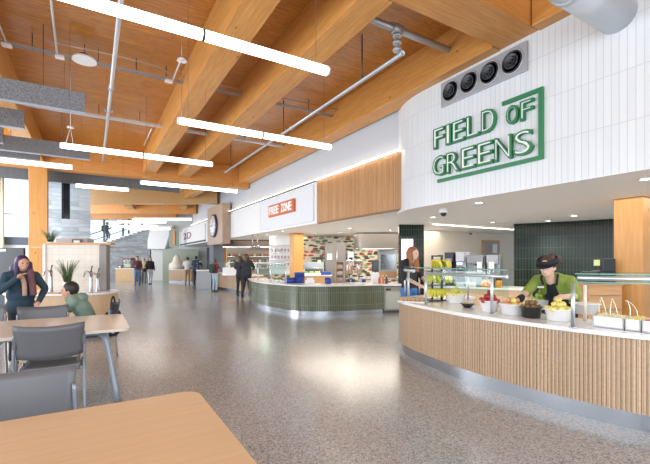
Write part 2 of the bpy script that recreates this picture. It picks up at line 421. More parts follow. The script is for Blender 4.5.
# wood slat panel
t = thing('slat_panel', 'warm wood slat panel on the fascia left of the white tiled wall', 'wall panel')
corrug([(5.70, 6.3), (5.70, 10.02)], 2.56, 3.76, .06, .012, .02).make('slats', SLATH, t)
MB().box(5.705, 5.80, 6.3, 10.02, 2.535, 3.78).make('backing', SLATH, t)
o = MB().box(5.62, 5.66, 6.4, 27, 3.80, 3.825).make('cove_light', COVE)
tag(o, 'long glowing cove light strip along the top of the fascia', 'light')
MB().box(5.60, 5.80, 10.02, 27, 3.785, 3.798).make('shadow_line', BRONZE, o)  # dark strip drawn as the shadow line below the cove strip

# curved white tiled wall
RC, XC, YC = 2.1, 7.6, 5.49
arc = [(5.5, -2.0), (5.5, YC)] + [(XC-RC*math.cos(R(a)), YC+RC*math.sin(R(a))) for a in range(6, 91, 6)] + [(14, YC+RC)]
b = MB(); b.strip(arc, 2.49, 4.9, .12); struct(b.make('wall_tiled', WTILE))
b = MB(); b.prism(offset(arc, .002)+[(22, YC+RC), (22, -2.0)], 2.485, 2.51); struct(b.make('ceiling_soffit', SOFF))
b = MB(); b.strip(offset(arc, .1), 4.9, DECKZ, .05); struct(b.make('wall_bulkhead', DARK))

# kitchen back walls
pa = on_z(423, 229.5, 2.55); 
struct(MB().box(pa.x-.1, 20, pa.y, pa.y+.15, 0, 2.55).make('wall_beige', BEIGE))
gw = [on_z(514, 224, 2.48), on_z(540, 223, 2.48), on_z(612, 219, 2.48), Vector((11.9, 1.2, 0))]
b = MB(); b.strip([(p.x, p.y) for p in gw], 0, 2.484); struct(b.make('wall_green', DKGREEN)); DKGREEN.node_tree.nodes['Principled BSDF'].inputs['Specular IOR Level'].default_value = .22
g2 = [(gw[0].x+.35, gw[0].y+.25), (gw[0].x, gw[0].y)]
b = MB(); b.strip(g2, 0, 2.484); struct(b.make('wall_green_end', DKGREEN))

# patterned kitchen wall
def leaf_wall():
    m, n, l, bb = newmat('leaf_pattern_tile')
    tc = n.new('ShaderNodeTexCoord'); mp = n.new('ShaderNodeMapping'); mp.inputs['Scale'].default_value = (3.6, 9.5, 1); mp.inputs['Rotation'].default_value = (0, 0, .25)
    l.new(tc.outputs['UV'], mp.inputs['Vector'])
    v = n.new('ShaderNodeTexVoronoi'); v.inputs['Scale'].default_value = 1; v.inputs['Randomness'].default_value = .7; v.voronoi_dimensions = '2D'; l.new(mp.outputs[0], v.inputs['Vector'])
    lt = n.new('ShaderNodeMath'); lt.operation = 'LESS_THAN'; lt.inputs[1].default_value = .46; l.new(v.outputs['Distance'], lt.inputs[0])
    sp = n.new('ShaderNodeSeparateColor'); l.new(v.outputs['Color'], sp.inputs[0])
    cr = n.new('ShaderNodeValToRGB'); cr.color_ramp.interpolation = 'CONSTANT'; e = cr.color_ramp.elements
    e[0].color = (.09, .13, .05, 1); e[1].position = .3; e[1].color = (.30, .34, .20, 1)
    for p, c in ((.5, (.50, .06, .03)), (.62, (.05, .05, .045)), (.78, (.72, .62, .48))):
        x = e.new(p); x.color = (*c, 1)
    l.new(sp.outputs[0], cr.inputs['Fac'])
    mx = n.new('ShaderNodeMix'); mx.data_type = 'RGBA'; mx.inputs['A'].default_value = (.74, .66, .53, 1)
    l.new(lt.outputs[0], mx.inputs['Factor']); l.new(cr.outputs['Color'], mx.inputs['B']); l.new(mx.outputs['Result'], bb.inputs['Base Color']); bb.inputs['Roughness'].default_value = .35
    return m
def vwall(px0, px1, D, z0, z1, m, name, st=True):
    a = on_depth(px0, 0, D); e = on_depth(px1, 0, D)
    M = Matrix.Translation((a.x, a.y, 0)) @ Matrix.Rotation(-TH, 4, 'Z'); L = (e-a).length
    b = MB(); b.prism([(0, 0), (L, 0), (L, .12), (0, .12)], z0, z1); bmesh.ops.transform(b.bm, matrix=M, verts=b.bm.verts)
    o = b.make(name, m)
    return struct(o) if st else o
vwall(270, 399, 17.6, 0, 2.55, leaf_wall(), 'wall_leaf_pattern')
vwall(399, 424, 12.0, 0, 2.55, DKGREEN, 'wall_menu')
vwall(212, 300, 25.5, 0, 2.55, BEIGE, 'wall_kitchen_far')

# left: bulkhead, stone block, windows
ribm = tile('ribbed_grey_fabric', (.14, .145, .155), (.17, .175, .185), (.08, .085, .09), .03, 20, .006, .9)
b = MB(); b.prism([(-9, 16.9), (3.1, 16.9), (3.1, 17.05), (-9, 17.05)], 4.27, 4.8); tag(b.make('ribbed_bulkhead', ribm), 'long dark grey ribbed acoustic band hung behind the cross girder', 'acoustic panel')
SY = 17.6
b = MB(); xa = on_y(42, 0, SY).x; xb = on_y(90.5, 0, SY).x; x1 = on_y(61.5, 0, SY).x; x2 = on_y(70, 0, SY).x
zs = on_y(66, 219, SY).z
for A, B, z0, z1 in ((xa, x1, 0, 4.6), (x2, xb, 0, 4.6), (x1, x2, 0, zs)):
    b.prism([(A, SY), (B, SY), (B, SY+.9), (A, SY+.9)], z0, z1)
struct(b.make('wall_stone', STONE1))
t = struct(MB().box(x1, x2, SY+.25, SY+.3, zs, 4.6).make('window_2', flat('dark_glass', (.03, .04, .05), .1)))
MB().box(x1, x1+.06, SY+.05, SY+.25, zs, 4.6).make('window_frame', DARK, t)
# big pale window at left
xl = on_y(0, 0, SY).x-1.5; xr = on_y(31, 0, SY).x
zt = 4.6; zb_ = on_y(15, 237, SY).z
t = struct(MB().box(xl, xr+.3, SY+.02, SY+.04, zb_, zt).make('window_1', glassm('tinted_window', (.95, .98, 1), .10)))
zz = on_y(15, 214, SY).z
MB().box(xl, xr+.3, SY-.02, SY+.08, zb_-.28, zb_).make('window_sill', flat('blue_grey_frame', (.10, .13, .18), .5), t)
MB().box(xl, xr+.3, SY, SY+.06, zz-.015, zz+.015).make('window_mullion', flat('pale_mullion', (.66, .74, .8), .5), t)
struct(MB().box(xl, xr+.3, SY, SY+.1, 0, zb_-.28).make('wall_left', flat('pale_grey_wall', (.62, .68, .72), .7, var=.15, bscale=9)))
p = on_y(3, 210, SY-.25)
b = MB(); zb0 = on_y(0, 240, SY-.25).z
for k in range(7): b.cyl((p.x-.62+k*.1, SY-.25, zb0-.3), (p.x-.62+k*.1, SY-.25, 4.4), .055, .05, 12)
tag(b.make('curtain', flat('cream_curtain', (.82, .72, .56), .8)), 'cream curtain at the left edge of the big pale window', 'curtain')
# far lobby: stone wall under the stair, back wall, door, glazing
DS = 29.0
def V(px, py, D=DS): return on_depth(px, py, D)
Mv = Matrix.Rotation(-TH, 4, 'Z')
def lx(px, D): return ray(px)*D      # lateral metres in the view-square frame
def lz(py, D): return H-D*(py-HY)/F
def far(b, name, m, parent=None): return b.make(name, m, parent, M=Mv)
# stepped wall under the stair
x0, x1s = lx(86, DS), lx(150, DS)
n = 15; outl = []
zlo, zhi = lz(250, DS), lz(229, DS)
b = MB(); sw = (x1s-x0)/n; sh = (zhi-zlo)/n
b.prism([(x0, DS), (x1s, DS), (x1s, DS+.3), (x0, DS+.3)], 0, zlo)
for k in range(n): b.prism([(x0+k*sw, DS), (x1s, DS), (x1s, DS+.3), (x0+k*sw, DS+.3)], zlo+k*sh, zlo+(k+1)*sh-.001)
struct(far(b, 'wall_stair_stone', STONE2)); n_st, zlo_st, sh_st = n, zlo, sh
t = thing('staircase', 'white staircase rising to the right over the grey stone wall', 'stairs')
for k in range(n):
    o = far(MB().box(x0+k*sw-.03, x0+(k+1)*sw+.03, DS-.06, DS+1.8, zlo+(k+1)*sh, zlo+(k+1)*sh+.07), 'tread', WHITE, t)
b = MB()
for yy in (DS+.02,):
    za = zlo+1.0; b.cyl((x0, yy, za+.05), (x0+10*sw, yy, za+10*sh+.05), .035); b.cyl((x0, yy, za-.45), (x0+10*sw, yy, za-.45+10*sh), .025)
    b.cyl((x0+10*sw, yy, zlo+11*sh), (x0+10*sw, yy, za+10*sh+.35), .06)
    b.cyl((x0+10*sw, yy, za+10*sh+.2), (x0+10*sw+.7, yy, za+10*sh+.2), .035)
far(b, 'handrail', DARK, t)
b = MB()
for k in range(22):
    x = lx(140, DS)+k*.14; kk = (x-x0)/sw
    b.cyl((x, DS+1.6, zlo+min(kk, n)*sh+.1), (x, DS+1.6, zlo+min(kk, n)*sh+1.3), .022, seg=6)
far(b, 'upper_balusters', flat('grey_balusters', (.35, .38, .4), .5), t)
# windows behind the stair
t = struct(far(MB().box(lx(30, 34), lx(160, 34), 34, 34.03, 0, 5.2), 'window_3', glassm('stair_window', (.93, .97, 1), .1)))
b = MB()
for px in (60, 82, 104, 123, 142): b.box(lx(px, 34)-.06, lx(px, 34)+.06, 33.9, 34.1, 0, 5.2)
far(b, 'window_frame', flat('light_mullion', (.45, .5, .55), .5), t)
# back wall right of the stair, with sloping soffit and door
struct(far(MB().box(lx(150.3, DS), lx(230, DS), DS+.1, DS+.3, 0, 5.4), 'wall_far', flat('pale_lobby_paint', (.68, .69, .68), .6)))
b = MB()
D0 = DS-.05
za, zb1, zc = lz(226, D0), lz(241, D0), lz(249, D0)
pts = [(lx(150, D0), zb1), (lx(150, D0), zc), (lx(167, D0), zc), (lx(174, D0), lz(226, D0)), (lx(153, D0), lz(226, D0))]
lo = [b.bm.verts.new((x, D0, z)) for x, z in pts]; hi = [b.bm.verts.new((x, D0-.4, z)) for x, z in pts]
b.bm.faces.new(lo); b.bm.faces.new(hi[::-1])
for i in range(5): b.bm.faces.new((lo[i], lo[(i+1) % 5], hi[(i+1) % 5], hi[i]))
struct(far(b, 'wall_stair_soffit', WHITE))
t = struct(far(MB().box(lx(152, DS), lx(164.5, DS), DS+.04, DS+.12, 0, lz(248.5, DS), bev=.01), 'door_1', flat('pale_door', (.60, .60, .57), .5)))
far(MB().box(lx(153.5, DS), lx(154.5, DS), DS-.02, DS+.04, .95, 1.1), 'door_handle', STEEL, t)
# far serving area at right of the door
struct(far(MB().box(lx(166, DS), lx(201, DS), DS-.6, DS-.5, 0, lz(249.5, DS)), 'wall_olive_far', tile('olive_far', (.16, .20, .10), (.19, .23, .13), (.25, .28, .2), .1, .1, .004, .3)))
t = thing('hanging_sign', 'green glass wing sign with orange bottle emblem in the far lobby', 'sign')
far(MB().box(lx(169, 27), lx(178, 27), 27, 27.1, lz(247, 27), lz(229, 27)), 'panel', flat('sage_panel', (.24, .32, .24), .4), t)
far(MB().box(lx(173, 27), lx(175.3, 27), 26.94, 27, lz(245, 27), lz(231, 27)), 'emblem', flat('orange_emblem', (.75, .30, .10), .5), t)
# far framed screen with lettering on the fascia
PLX = lambda X: Matrix(((0, 0, -1, X), (-1, 0, 0, 0), (0, 1, 0, 0), (0, 0, 0, 1)))
t = thing('fascia_sign', 'white fascia board with dark lettering in a black frame, beyond the round clock', 'sign')
ya, yb = on_x(205, 0, 5.66).y, on_x(180, 0, 5.66).y
MB().box(5.66, 5.71, ya, yb, 2.7, 3.62).make('panel', WHITE, t)
fit_text('lettering', '2D', -on_x(183.5, 0, 5.64).y, -on_x(191, 0, 5.64).y, 2.98, 3.42, PLX(5.645), flat('maroon_print', (.25, .03, .04), .5), t, .006)
b = MB(); b.box(5.64, 5.72, ya, yb, 2.62, 2.70); b.box(5.64, 5.72, yb-.1, yb, 2.62, 3.7); b.make('frame', DARK, t)

# clock pier
yc0, yc1 = 18.45, 21.25
t = thing('clock_pier', 'taupe panelled pier that carries the round clock', 'pier')
MB().box(5.32, 5.70, yc0, yc1, 2.28, 4.22).make('casing', BROWNP, t)
MB().box(5.40, 5.98, yc1-.9, yc1-.1, 0, 2.28).make('post', flat('pier_post', (.10, .12, .15), .5), t)
t = thing('wall_clock', 'large round clock with dark rim and pale face on the taupe pier', 'clock')
cp = on_x(214.3, 226, 5.30); cy, cz, cr_ = 19.85, 3.22, .58
MB().cyl((5.318, cy, cz), (5.22, cy, cz), cr_, seg=40).make('rim', flat('rim', (.04, .06, .10), .3), t)
MB().cyl((5.235, cy, cz), (5.205, cy, cz), cr_*.84, seg=40).make('face', POTW, t)
b = MB()
for k in range(12):
    a = k*PI/6; b.box(5.195, 5.205, -.02, .02, cr_*.62, cr_*.78, Matrix.Translation((0, cy, cz)) @ Matrix.Rotation(a, 4, 'X'))
b.make('hour_marks', BLACK, t)
b = MB(); b.box(5.185, 5.195, -.015, .015, -.05, .4, Matrix.Translation((0, cy, cz)) @ Matrix.Rotation(.5, 4, 'X')); b.box(5.185, 5.195, -.02, .02, -.05, .28, Matrix.Translation((0, cy, cz)) @ Matrix.Rotation(-1.6, 4, 'X')); b.make('hands', flat('clock_hands', (.35, .06, .04), .5), t)

# FREE ZONE sign
t = thing('backing_panel', 'large white raised panel on the fascia that carries the orange sign', 'wall panel')
MB().box(5.66, 5.71, 10.2, 14.5, 2.62, 3.72, bev=.01).make('board', GREYW, t)
MB().box(5.64, 5.66, 14.44, 14.5, 2.62, 3.72).make('edge_trim', flat('cream_edge', (.86, .8, .7), .5), t)
t = thing('cafe_sign', 'orange rectangular sign with white letters reading FREE ZONE', 'sign')
ya, yb = 11.35, 13.45
MB().box(5.58, 5.66, ya, yb, 3.04, 3.46, bev=.01).make('box', flat('sign_orange', (.60, .12, .02), .45), t)
x = -yb+.12; Wd = (yb-ya-.24)/9.0
for k, ch in enumerate('FREE ZONE'):
    if ch != ' ': fit_text('letter', ch, x+k*Wd+.005, x+(k+1)*Wd-.025, 3.12, 3.38, PLX(5.575), flat('sign_white', (.9, .88, .85), .5), t, .012, .014)

# FIELD OF GREENS sign
GR = flat('sign_green', (.022, .20, .075), .4); GRD = flat('sign_white_face', (.82, .86, .83), .5)
t = thing('wall_sign', 'green outlined lettering FIELD OF GREENS with an angular green border on the white tiled wall', 'sign')
def word(s, y0, y1, z0, z1, gap=.04, wd=None):
    n = len(s); ws = [(.42 if c == 'I' else 1.0) for c in s]; tot = sum(ws); W = (y0-y1-gap*(n-1)); x = -y0
    for c, w_ in zip(s, ws):
        L = W*w_/tot
        fit_text('letter', c, x, x+L, z0, z1, PLX(5.465), GR, t, .028, .006)
        o = fit_text('letter_face', c, x+.012, x+L-.018, z0+.016, z1-.010, PLX(5.434), GRD, t, .002, -.012)
        x += L+gap
word('FIELD', 5.20, 3.91, 3.50, 3.86)
word('OF', 3.72, 3.30, 3.50, 3.775)
word('GREENS', 5.22, 3.31, 2.99, 3.35)
b = MB(); b.box(5.45, 5.497, 3.165, 3.225, 2.87, 3.89); b.box(5.45, 5.497, 3.225, 3.80, 3.835, 3.89); b.box(5.45, 5.497, 3.225, 5.12, 2.87, 2.925)
b.make('border', GR, t)

# round vents
t = thing('vent_panel', 'grey metal panel with four round black air nozzles high on the white tiled wall', 'air vent')
MB().box(5.46, 5.497, 3.40, 5.04, 4.22, 4.66, bev=.006).make('plate', flat('vent_plate', (.40, .42, .46), .45, .3), t)
for k in range(4):
    y = 3.63+k*.395; z = 4.44
    def rx(prof, bb):   # lathe about the wall normal
        return bb.lathe(prof, seg=28)
    Mx = Matrix.Translation((5.46, y, z)) @ Matrix.Rotation(-PI/2, 4, 'Y')
    b = MB(); b.lathe([(.165, 0), (.165, .02), (.15, .03), (.145, .0), (.0, .0)]); n1 = b.make('nozzle', BLACK, t, M=Mx)
    b = MB(); b.lathe([(.10, 0), (.115, .045), (.105, .05), (.085, .01)]); b.lathe([(.055, 0), (.065, .05), (.055, .055), (.04, .01)]); b.lathe([(.0, .06), (.022, .05), (.026, .0)]); b.make('ring', DARK, n1, M=Mx)
    b = MB(); b.lathe([(.185, 0), (.185, .014), (.165, .014), (.165, 0)]); b.make('bezel', flat('vent_bezel', (.5, .52, .56), .4, .4), n1, M=Mx)

# round duct
t = thing('round_duct', 'large silver round air duct entering the white tiled wall at top right', 'duct')
MB().cyl((3.6, 2.27, 4.42), (5.5, 2.27, 4.42), .21, seg=32).make('pipe', flat('duct_metal', (.62, .64, .67), .35, .7, bump=.3, bscale=4), t)
MB().cyl((4.4, 2.27, 4.42), (4.45, 2.27, 4.42), .222, seg=32).make('joint', GALV, t)

# ================================================================== CEILING SERVICES
def pipe(name, label, pts, r, m=GALV, extra=None):
    t = thing(name, label, 'pipe'); MB().tube(pts, r, 12).make('pipe', m, t); return t
t = pipe('sprinkler_pipe', 'long thin grey sprinkler pipe running down the ceiling right of the two deep beams', [(4.10, 4.55, 4.62), (4.10, 13.9, 4.62)], .033)
b = MB()
for y in (5.6, 8.9, 13.2): MB().cyl((4.10, y, 4.64), (4.10, y, DECKZ), .012, seg=8).make('hanger_rod', DARK, t)
MB().cyl((4.10, 8.4, 4.62), (4.10, 8.5, 4.62), .048).make('coupling', GALV, t)
t = pipe('sprinkler_pipe', 'thicker grey sprinkler main crossing above the elbow at upper right', [(3.25, 4.72, 5.08), (5.32, 4.72, 5.08)], .055)
b = MB(); b.tube(spline([(4.12, 4.72, 5.06), (4.12, 4.70, 4.85), (4.12, 4.66, 4.68), (4.10, 4.55, 4.62)], 6), .04); b.make('elbow', GALV, t)
MB().cyl((4.02, 4.72, 5.08), (4.22, 4.72, 5.08), .085).make('fitting', GALV, t)
for z in (4.95, 4.84, 4.73): MB().cyl((4.12, 4.70, z), (4.12, 4.70, z+.035), .07).make('fitting', GALV, t)
t = pipe('conduit_pipe', 'straight pale conduit running down the ceiling at left above the long lamps', [(.33, 4.3, 4.9), (.33, 15.6, 4.9)], .035, flat('pale_conduit', (.62, .66, .70), .4, .4))
b = MB(); b.cyl((.33, 8.9, 4.9), (.33, 8.98, 4.9), .055); b.make('coupling', GALV, t); b = MB(); b.cyl((.33, 10.3, 4.9), (.33, 10.36, 4.9), .05); b.box(.24, .42, 10.3, 10.35, 4.88, 4.92); b.make('coupling', GALV, t)
b = MB()
for y in (7, 10.5, 14): MB().cyl((.33, y, 4.92), (.33, y, DECKZ), .009, seg=6).make('hanger_rod', DARK, t)
STRUT = flat('strut', (.42, .43, .44), .4, .7)
t = thing('cable_track', 'grey double cable track crossing the beams near the round speaker', 'track')
b = MB(); b.box(-4.5, 5.3, 8.47, 8.49, 5.13, 5.165); b.box(-4.5, 5.3, 8.54, 8.56, 5.13, 5.165); b.make('rail', STRUT, t)
MB().tube([(-.7, 8.25, 5.23), (.4, 8.2, 5.23), (1.1, 8.22, 5.23), (1.35, 8.38, 5.20), (1.63, 8.4, 5.2), (5.3, 8.3, 5.25)], .011, 8).make('cable', STRUT, t)
for x in (-1.25, -.50, 1.35): MB().box(x-.07, x+.07, 8.46, 8.57, 5.09, 5.13).make('junction', POTW, t)
b = MB()
for x in (-.9, .1, .75, 1.3, 3.6, 4.6): MB().cyl((x, 8.515, 5.13), (x, 8.515, DECKZ), .008, seg=6).make('hanger_rod', DARK, t)
t = thing('cable_track', 'wide grey cable track crossing the ceiling just behind the nearest felt baffle', 'track')
MB().box(-4.5, 5.3, 11.46, 11.60, 5.10, 5.15).make('rail', flat('pale_conduit', (1, 1, 1)), t)
b = MB()
for x in (-.9, .15, 1.1, 4.0): MB().cyl((x, 11.53, 5.15), (x, 11.53, DECKZ), .008, seg=6).make('hanger_rod', DARK, t)
# diagonal short braces dropping from the tracks
for a, e, lab in ((on_z(48, -25, 5.12), on_z(57, 53, 5.12), 'thin pale conduit running back to the cable track left of the round speaker'), (on_z(-8, 8, 5.12), on_z(6, 42, 5.12), 'thin pale conduit at the far left end of the cable track'),
                  (on_z(181, 60, 5.12), on_z(172.5, 81, 5.12), 'short pale conduit from the lamp canopy to the cable track'), (on_z(151.5, 129, 5.05), on_z(144, 145, 5.05), 'short pale conduit behind the far cable track between beam and conduit pipe')):
    o = MB().cyl(a, e, .017, seg=8).make('conduit_rod', flat('pale_conduit', (1, 1, 1))); tag(o, lab, 'rod')
# round speaker
t = thing('round_speaker', 'white round pendant speaker disc under the ceiling at upper left', 'speaker')
sp_ = on_depth(84.5, 59.5, 7.2)
MB().cyl(sp_+Vector((0, 0, -.03)), sp_+Vector((0, 0, .02)), .20, .19, 32).make('disc', POTW, t)
b = MB(); b.cyl(sp_+Vector((0, 0, .02)), sp_+Vector((0, 0, .09)), .12, .08, 20); b.cyl(sp_+Vector((0, 0, .05)), (sp_.x, sp_.y, DECKZ), .008, seg=6); b.make('bracket', DARK, t)

# linear pendant lamps
def lamp(xa, xb, y, label, z=3.32, r=.045, wires=True, seam=True, top=DECKZ):
    t = thing('linear_pendant', label, 'lamp', (0, 0, 0), 0)
    MB().cyl((xa+.02, y, z), (xb-.02, y, z), r, seg=20).make('diffuser', TUBE, t)
    for xe in (xa, xb-.02): MB().cyl((xe, y, z), (xe+.02, y, z), r*1.03, seg=20).make('end_cap', CAPM, t)

    if seam: MB().cyl(((xa+xb)/2-.012, y, z), ((xa+xb)/2+.012, y, z), r*1.04, seg=20).make('joint_ring', DARK, t)
    if wires:
        b = MB()
        pass
        for x in (xa+.14, xb-.14): MB().cyl((x, y, z+r), (x, y, top), .002, seg=5).make('suspension_wire', DARK, t)
    return t
def lamp_px(pxl, yl, pxr, yr, label, z=3.32, **k):
    a = on_z(pxl, yl, z); c = on_z(pxr, yr, z); y = (a.y+c.y)/2
    return lamp(a.x, c.x, y, label, z, **k)
a = on_z(328, 71.5, 3.32)
lamp(a.x-2.45, a.x, a.y, 'nearest long glowing tube lamp crossing the top of the view', seam=True)
lamp_px(177, 121, 332, 147, 'long glowing tube lamp hung between the deep beams at mid ceiling')
lamp_px(60, 146.5, 214, 163.5, 'long glowing tube lamp in front of the grey felt baffle ends, at left of centre')
a = on_z(73, 167.5, 3.32); lamp(a.x-2.45, a.x, a.y, 'glowing tube lamp cut by the left edge, crossing the wood column')
lamp_px(75, 185, 129, 190.3, 'short glowing tube lamp hung right of the wood column', seam=False)
lamp_px(140, 182.5, 238, 191.3, 'glowing tube lamp hung before the pale timber girder')
def lamp_far(pxl, pxr, y, label):
    D = F*(3.32-H)/(HY-y); t = thing('linear_pendant', label, 'lamp')
    far(MB().cyl((lx(pxl, D), D, 3.32), (lx(pxr, D), D, 3.32), .05, seg=12), 'diffuser', TUBE, t)
    b = MB(); b.cyl((lx(pxl+3, D), D, 3.35), (lx(pxl+3, D), D, DECKZ), .006, seg=5); far(b, 'suspension_wire', STRUT, t); b = MB(); b.cyl((lx(pxr-3, D), D, 3.35), (lx(pxr-3, D), D, DECKZ), .006, seg=5); far(b, 'suspension_wire', STRUT, t)
lamp_far(133, 191, 219.3, 'far glowing tube lamp under the orange girder, highest of the far lobby lamps')
lamp_far(118, 166, 221.9, 'far glowing tube lamp second from the top in the lobby, over the stairs')
lamp_far(112, 157, 226.2, 'dim far tube lamp crossing in front of the stair windows')
lamp_far(128, 170, 228.8, 'lowest far glowing tube lamp in the lobby, nearest the sloping soffit')
# lamp canopy
t = thing('lamp_canopy', 'small white round canopy beside the leftmost deep beam, with a wire down to a lamp', 'lamp canopy')
cp = on_depth(181.8, 60, 6.6)
MB().cyl(cp-Vector((0, 0, .02)), cp+Vector((0, 0, .02)), .082, .06, 20).make('cup', POTW, t)
b = MB(); b.cyl(cp+Vector((0, 0, .02)), (cp.x, cp.y, DECKZ), .006, seg=6); q = on_z(181.5, 119, 3.37); b.cyl(cp, q, .005, seg=6); b.make('wire', STRUT, t)
t = thing('lamp_canopy', 'small white canopy with two white wires just under the end of the nearest felt baffle', 'lamp canopy')
cp = on_depth(70.5, 127, 8.2)
MB().cyl(cp-Vector((0, 0, .015)), cp+Vector((0, 0, .015)), .07, .05, 20).make('cup', POTW, t)
b = MB(); b.cyl(cp, (cp.x, cp.y, DECKZ), .006, seg=6)
for x in (66, 73): b.cyl(cp, on_depth(x, 143, 8.15), .006, seg=6)
b.make('wire', POTW, t)

# grey felt baffles
def baffle(xr_, y, zb, label, h=.36, xl_=-5):
    t = thing('felt_baffle', label, 'acoustic baffle')
    MB().box(xl_, xr_, y, y+.07, zb+.02, zb+h).make('panel', FELT, t)
    MB().box(xl_, xr_, y-.004, y+.074, zb, zb+.02).make('edge_strip', FELTE, t)
    b = MB()
    for x in (xr_-.6, xr_-2): MB().cyl((x, y+.035, zb+h), (x, y+.035, DECKZ), .006, seg=6).make('hanger', DARK, t)
def baf_px(px, ybot, label, z=4.02):
    p = on_z(px, ybot, z); baffle(p.x, p.y, z, label)
baf_px(85, 113.5, 'nearest and longest hanging grey felt baffle at upper left')
baf_px(24, 129, 'grey felt baffle at the left edge, second below the nearest one')
baf_px(3, 143.5, 'grey felt baffle just showing at the left edge, above the longest low one')
baf_px(90, 160, 'grey felt baffle passing behind the long lamp left of centre')
baf_px(40, 161, 'grey felt baffle lowest at left, just above the wood column top')

# downlights
def downlight(px, py, z, label, power=14):
    p = on_z(px, py, z); t = thing('downlight', label, 'ceiling light', (p.x, p.y, z), 0)
    MB().lathe([(.085, 0), (.085, -.012), (.065, -.014), (.065, 0)], seg=24).make('trim_ring', POTW, t)
    MB().cyl((0, 0, -.006), (0, 0, -.001), .064, seg=24).make('lens', SPOTM, t)
    l = bpy.data.lights.new('spot', 'SPOT'); l.energy = power; l.spot_size = R(130); l.spot_blend = .8; l.color = (1, .90, .77); l.shadow_soft_size = .07
    o = bpy.data.objects.new('spot', l); C.objects.link(o); o.parent = t; o.location = (0, 0, -.03)
for px, py, lab in ((479, 202.5, 'recessed downlight in the white soffit below the letters'), (433, 217, 'recessed downlight in the white soffit left of the dome camera'),
                    (493, 222, 'recessed downlight near the ceiling light line, before the green tiled wall'), (548, 220.5, 'recessed downlight just above the dark green tiles, left one'),
                    (574, 215.5, 'recessed downlight above the dark green tiles, right one'), (646, 178.5, 'recessed downlight at the right edge above the wood column')):
    downlight(px, py, 2.484, lab, 75)
for px, py, lab in ((267, 234, 'far left recessed downlight of the kitchen soffit'), (283, 231, 'recessed downlight left above the wood column of the island'), (316, 234, 'recessed downlight right of the island wood column'),
                    (329, 237, 'small recessed downlight before the leaf pattern wall'), (339, 232.5, 'recessed downlight above the steel fridge'), (350, 228, 'nearest recessed downlight under the slat panel'),
                    (378, 234, 'recessed downlight in front of the steel hood'), (390, 230, 'recessed downlight left of the menu screen')):
    downlight(px, py, 2.55, lab, 48)
area('kitchen_fill', (8.6, 11.5, 2.5), (0, 0, 0), 4.5, 4.5, 200, (1, .90, .77))  # unseen fill lamps added to brighten the kitchens and their soffits
area('kitchen_fill', (8.2, 3.9, 2.46), (0, 0, 0), 2.6, 4, 62, (1, .91, .8))
area('kitchen_fill', (7.6, 18.5, 2.5), (0, 0, 0), 2.5, 6, 160, (1, .90, .77))
a = on_z(433, 224, 2.484); e = on_z(513, 229.5, 2.484)
d = (e-a); M = Matrix.Translation(a) @ Matrix.Rotation(math.atan2(d.y, d.x), 4, 'Z')
tag(MB().box(0, d.length, -.03, .03, -.012, .0, M).make('ceiling_light_line', emit('line_glow', (1, .9, .76), 7)), 'thin glowing ceiling light line above the coffee machines', 'light')
# dome cameras
def dome(px, py, z, s, label):
    p = on_z(px, py, z); t = thing('security_camera', label, 'security camera', (p.x, p.y, z))
    MB().lathe([(.075*s, 0), (.08*s, -.05*s), (.07*s, -.07*s), (0.001, -.07*s)], seg=24).make('housing', POTW, t)
    MB().ball((0, 0, -.075*s), .055*s).make('lens_dome', BLACK, t)
dome(443.5, 209, 2.484, 1.15, 'white dome camera with black lens under the curved soffit')
dome(471, 231.5, 2.550, .9, 'small dark dome camera near the ceiling light line')

# ================================================================== FURNITURE AT LEFT
LEGM = flat('table_leg_grey', (.30, .36, .42), .4, .3)
def rrect(x0, x1, y0, y1, r, n=8):
    o = []
    for cx, cy, a0 in ((x1-r, y0+r, -90), (x1-r, y1-r, 0), (x0+r, y1-r, 90), (x0+r, y0+r, 180)):
        for k in range(n+1):
            a = R(a0+90*k/n); o.append((cx+r*math.cos(a), cy+r*math.sin(a)))
    return o
def table(x0, x1, y0, y1, label, m):
    t = thing('cafe_table', label, 'table', ((x0+x1)/2, (y0+y1)/2, 0)); hx, hy = (x1-x0)/2, (y1-y0)/2
    MB().prism(rrect(-hx, hx, -hy, hy, .08), .722, .75).make('tabletop', m, t)
    MB().box(-hx+.25, hx-.25, -hy+.2, hy-.2, .68, .722).make('frame', LEGM, t)
    for sx in (-1, 1):
        for sy in (-1, 1):
            MB().tube(spline([(sx*(hx-.36), sy*(hy-.3), .70), (sx*(hx-.25), sy*(hy-.22), .675), (sx*(hx-.2), sy*(hy-.17), .58), (sx*(hx-.10), sy*(hy-.08), 0)], 5), [.03]*11+[.024]*5).make('leg', LEGM, t)
    return t
table(-1.33, .47, .88, 2.10, 'birch topped cafe table filling the bottom left foreground', BIRCH)
BT2 = wood('pale_laminate', (.74, .65, .55), (.68, .58, .48), (.7, 12, 12), 3, .22, 0, bump=0)
table(-1.75, .33, 4.39, 5.65, 'pale topped cafe table at which the grey chairs are tucked, second from camera', BT2)

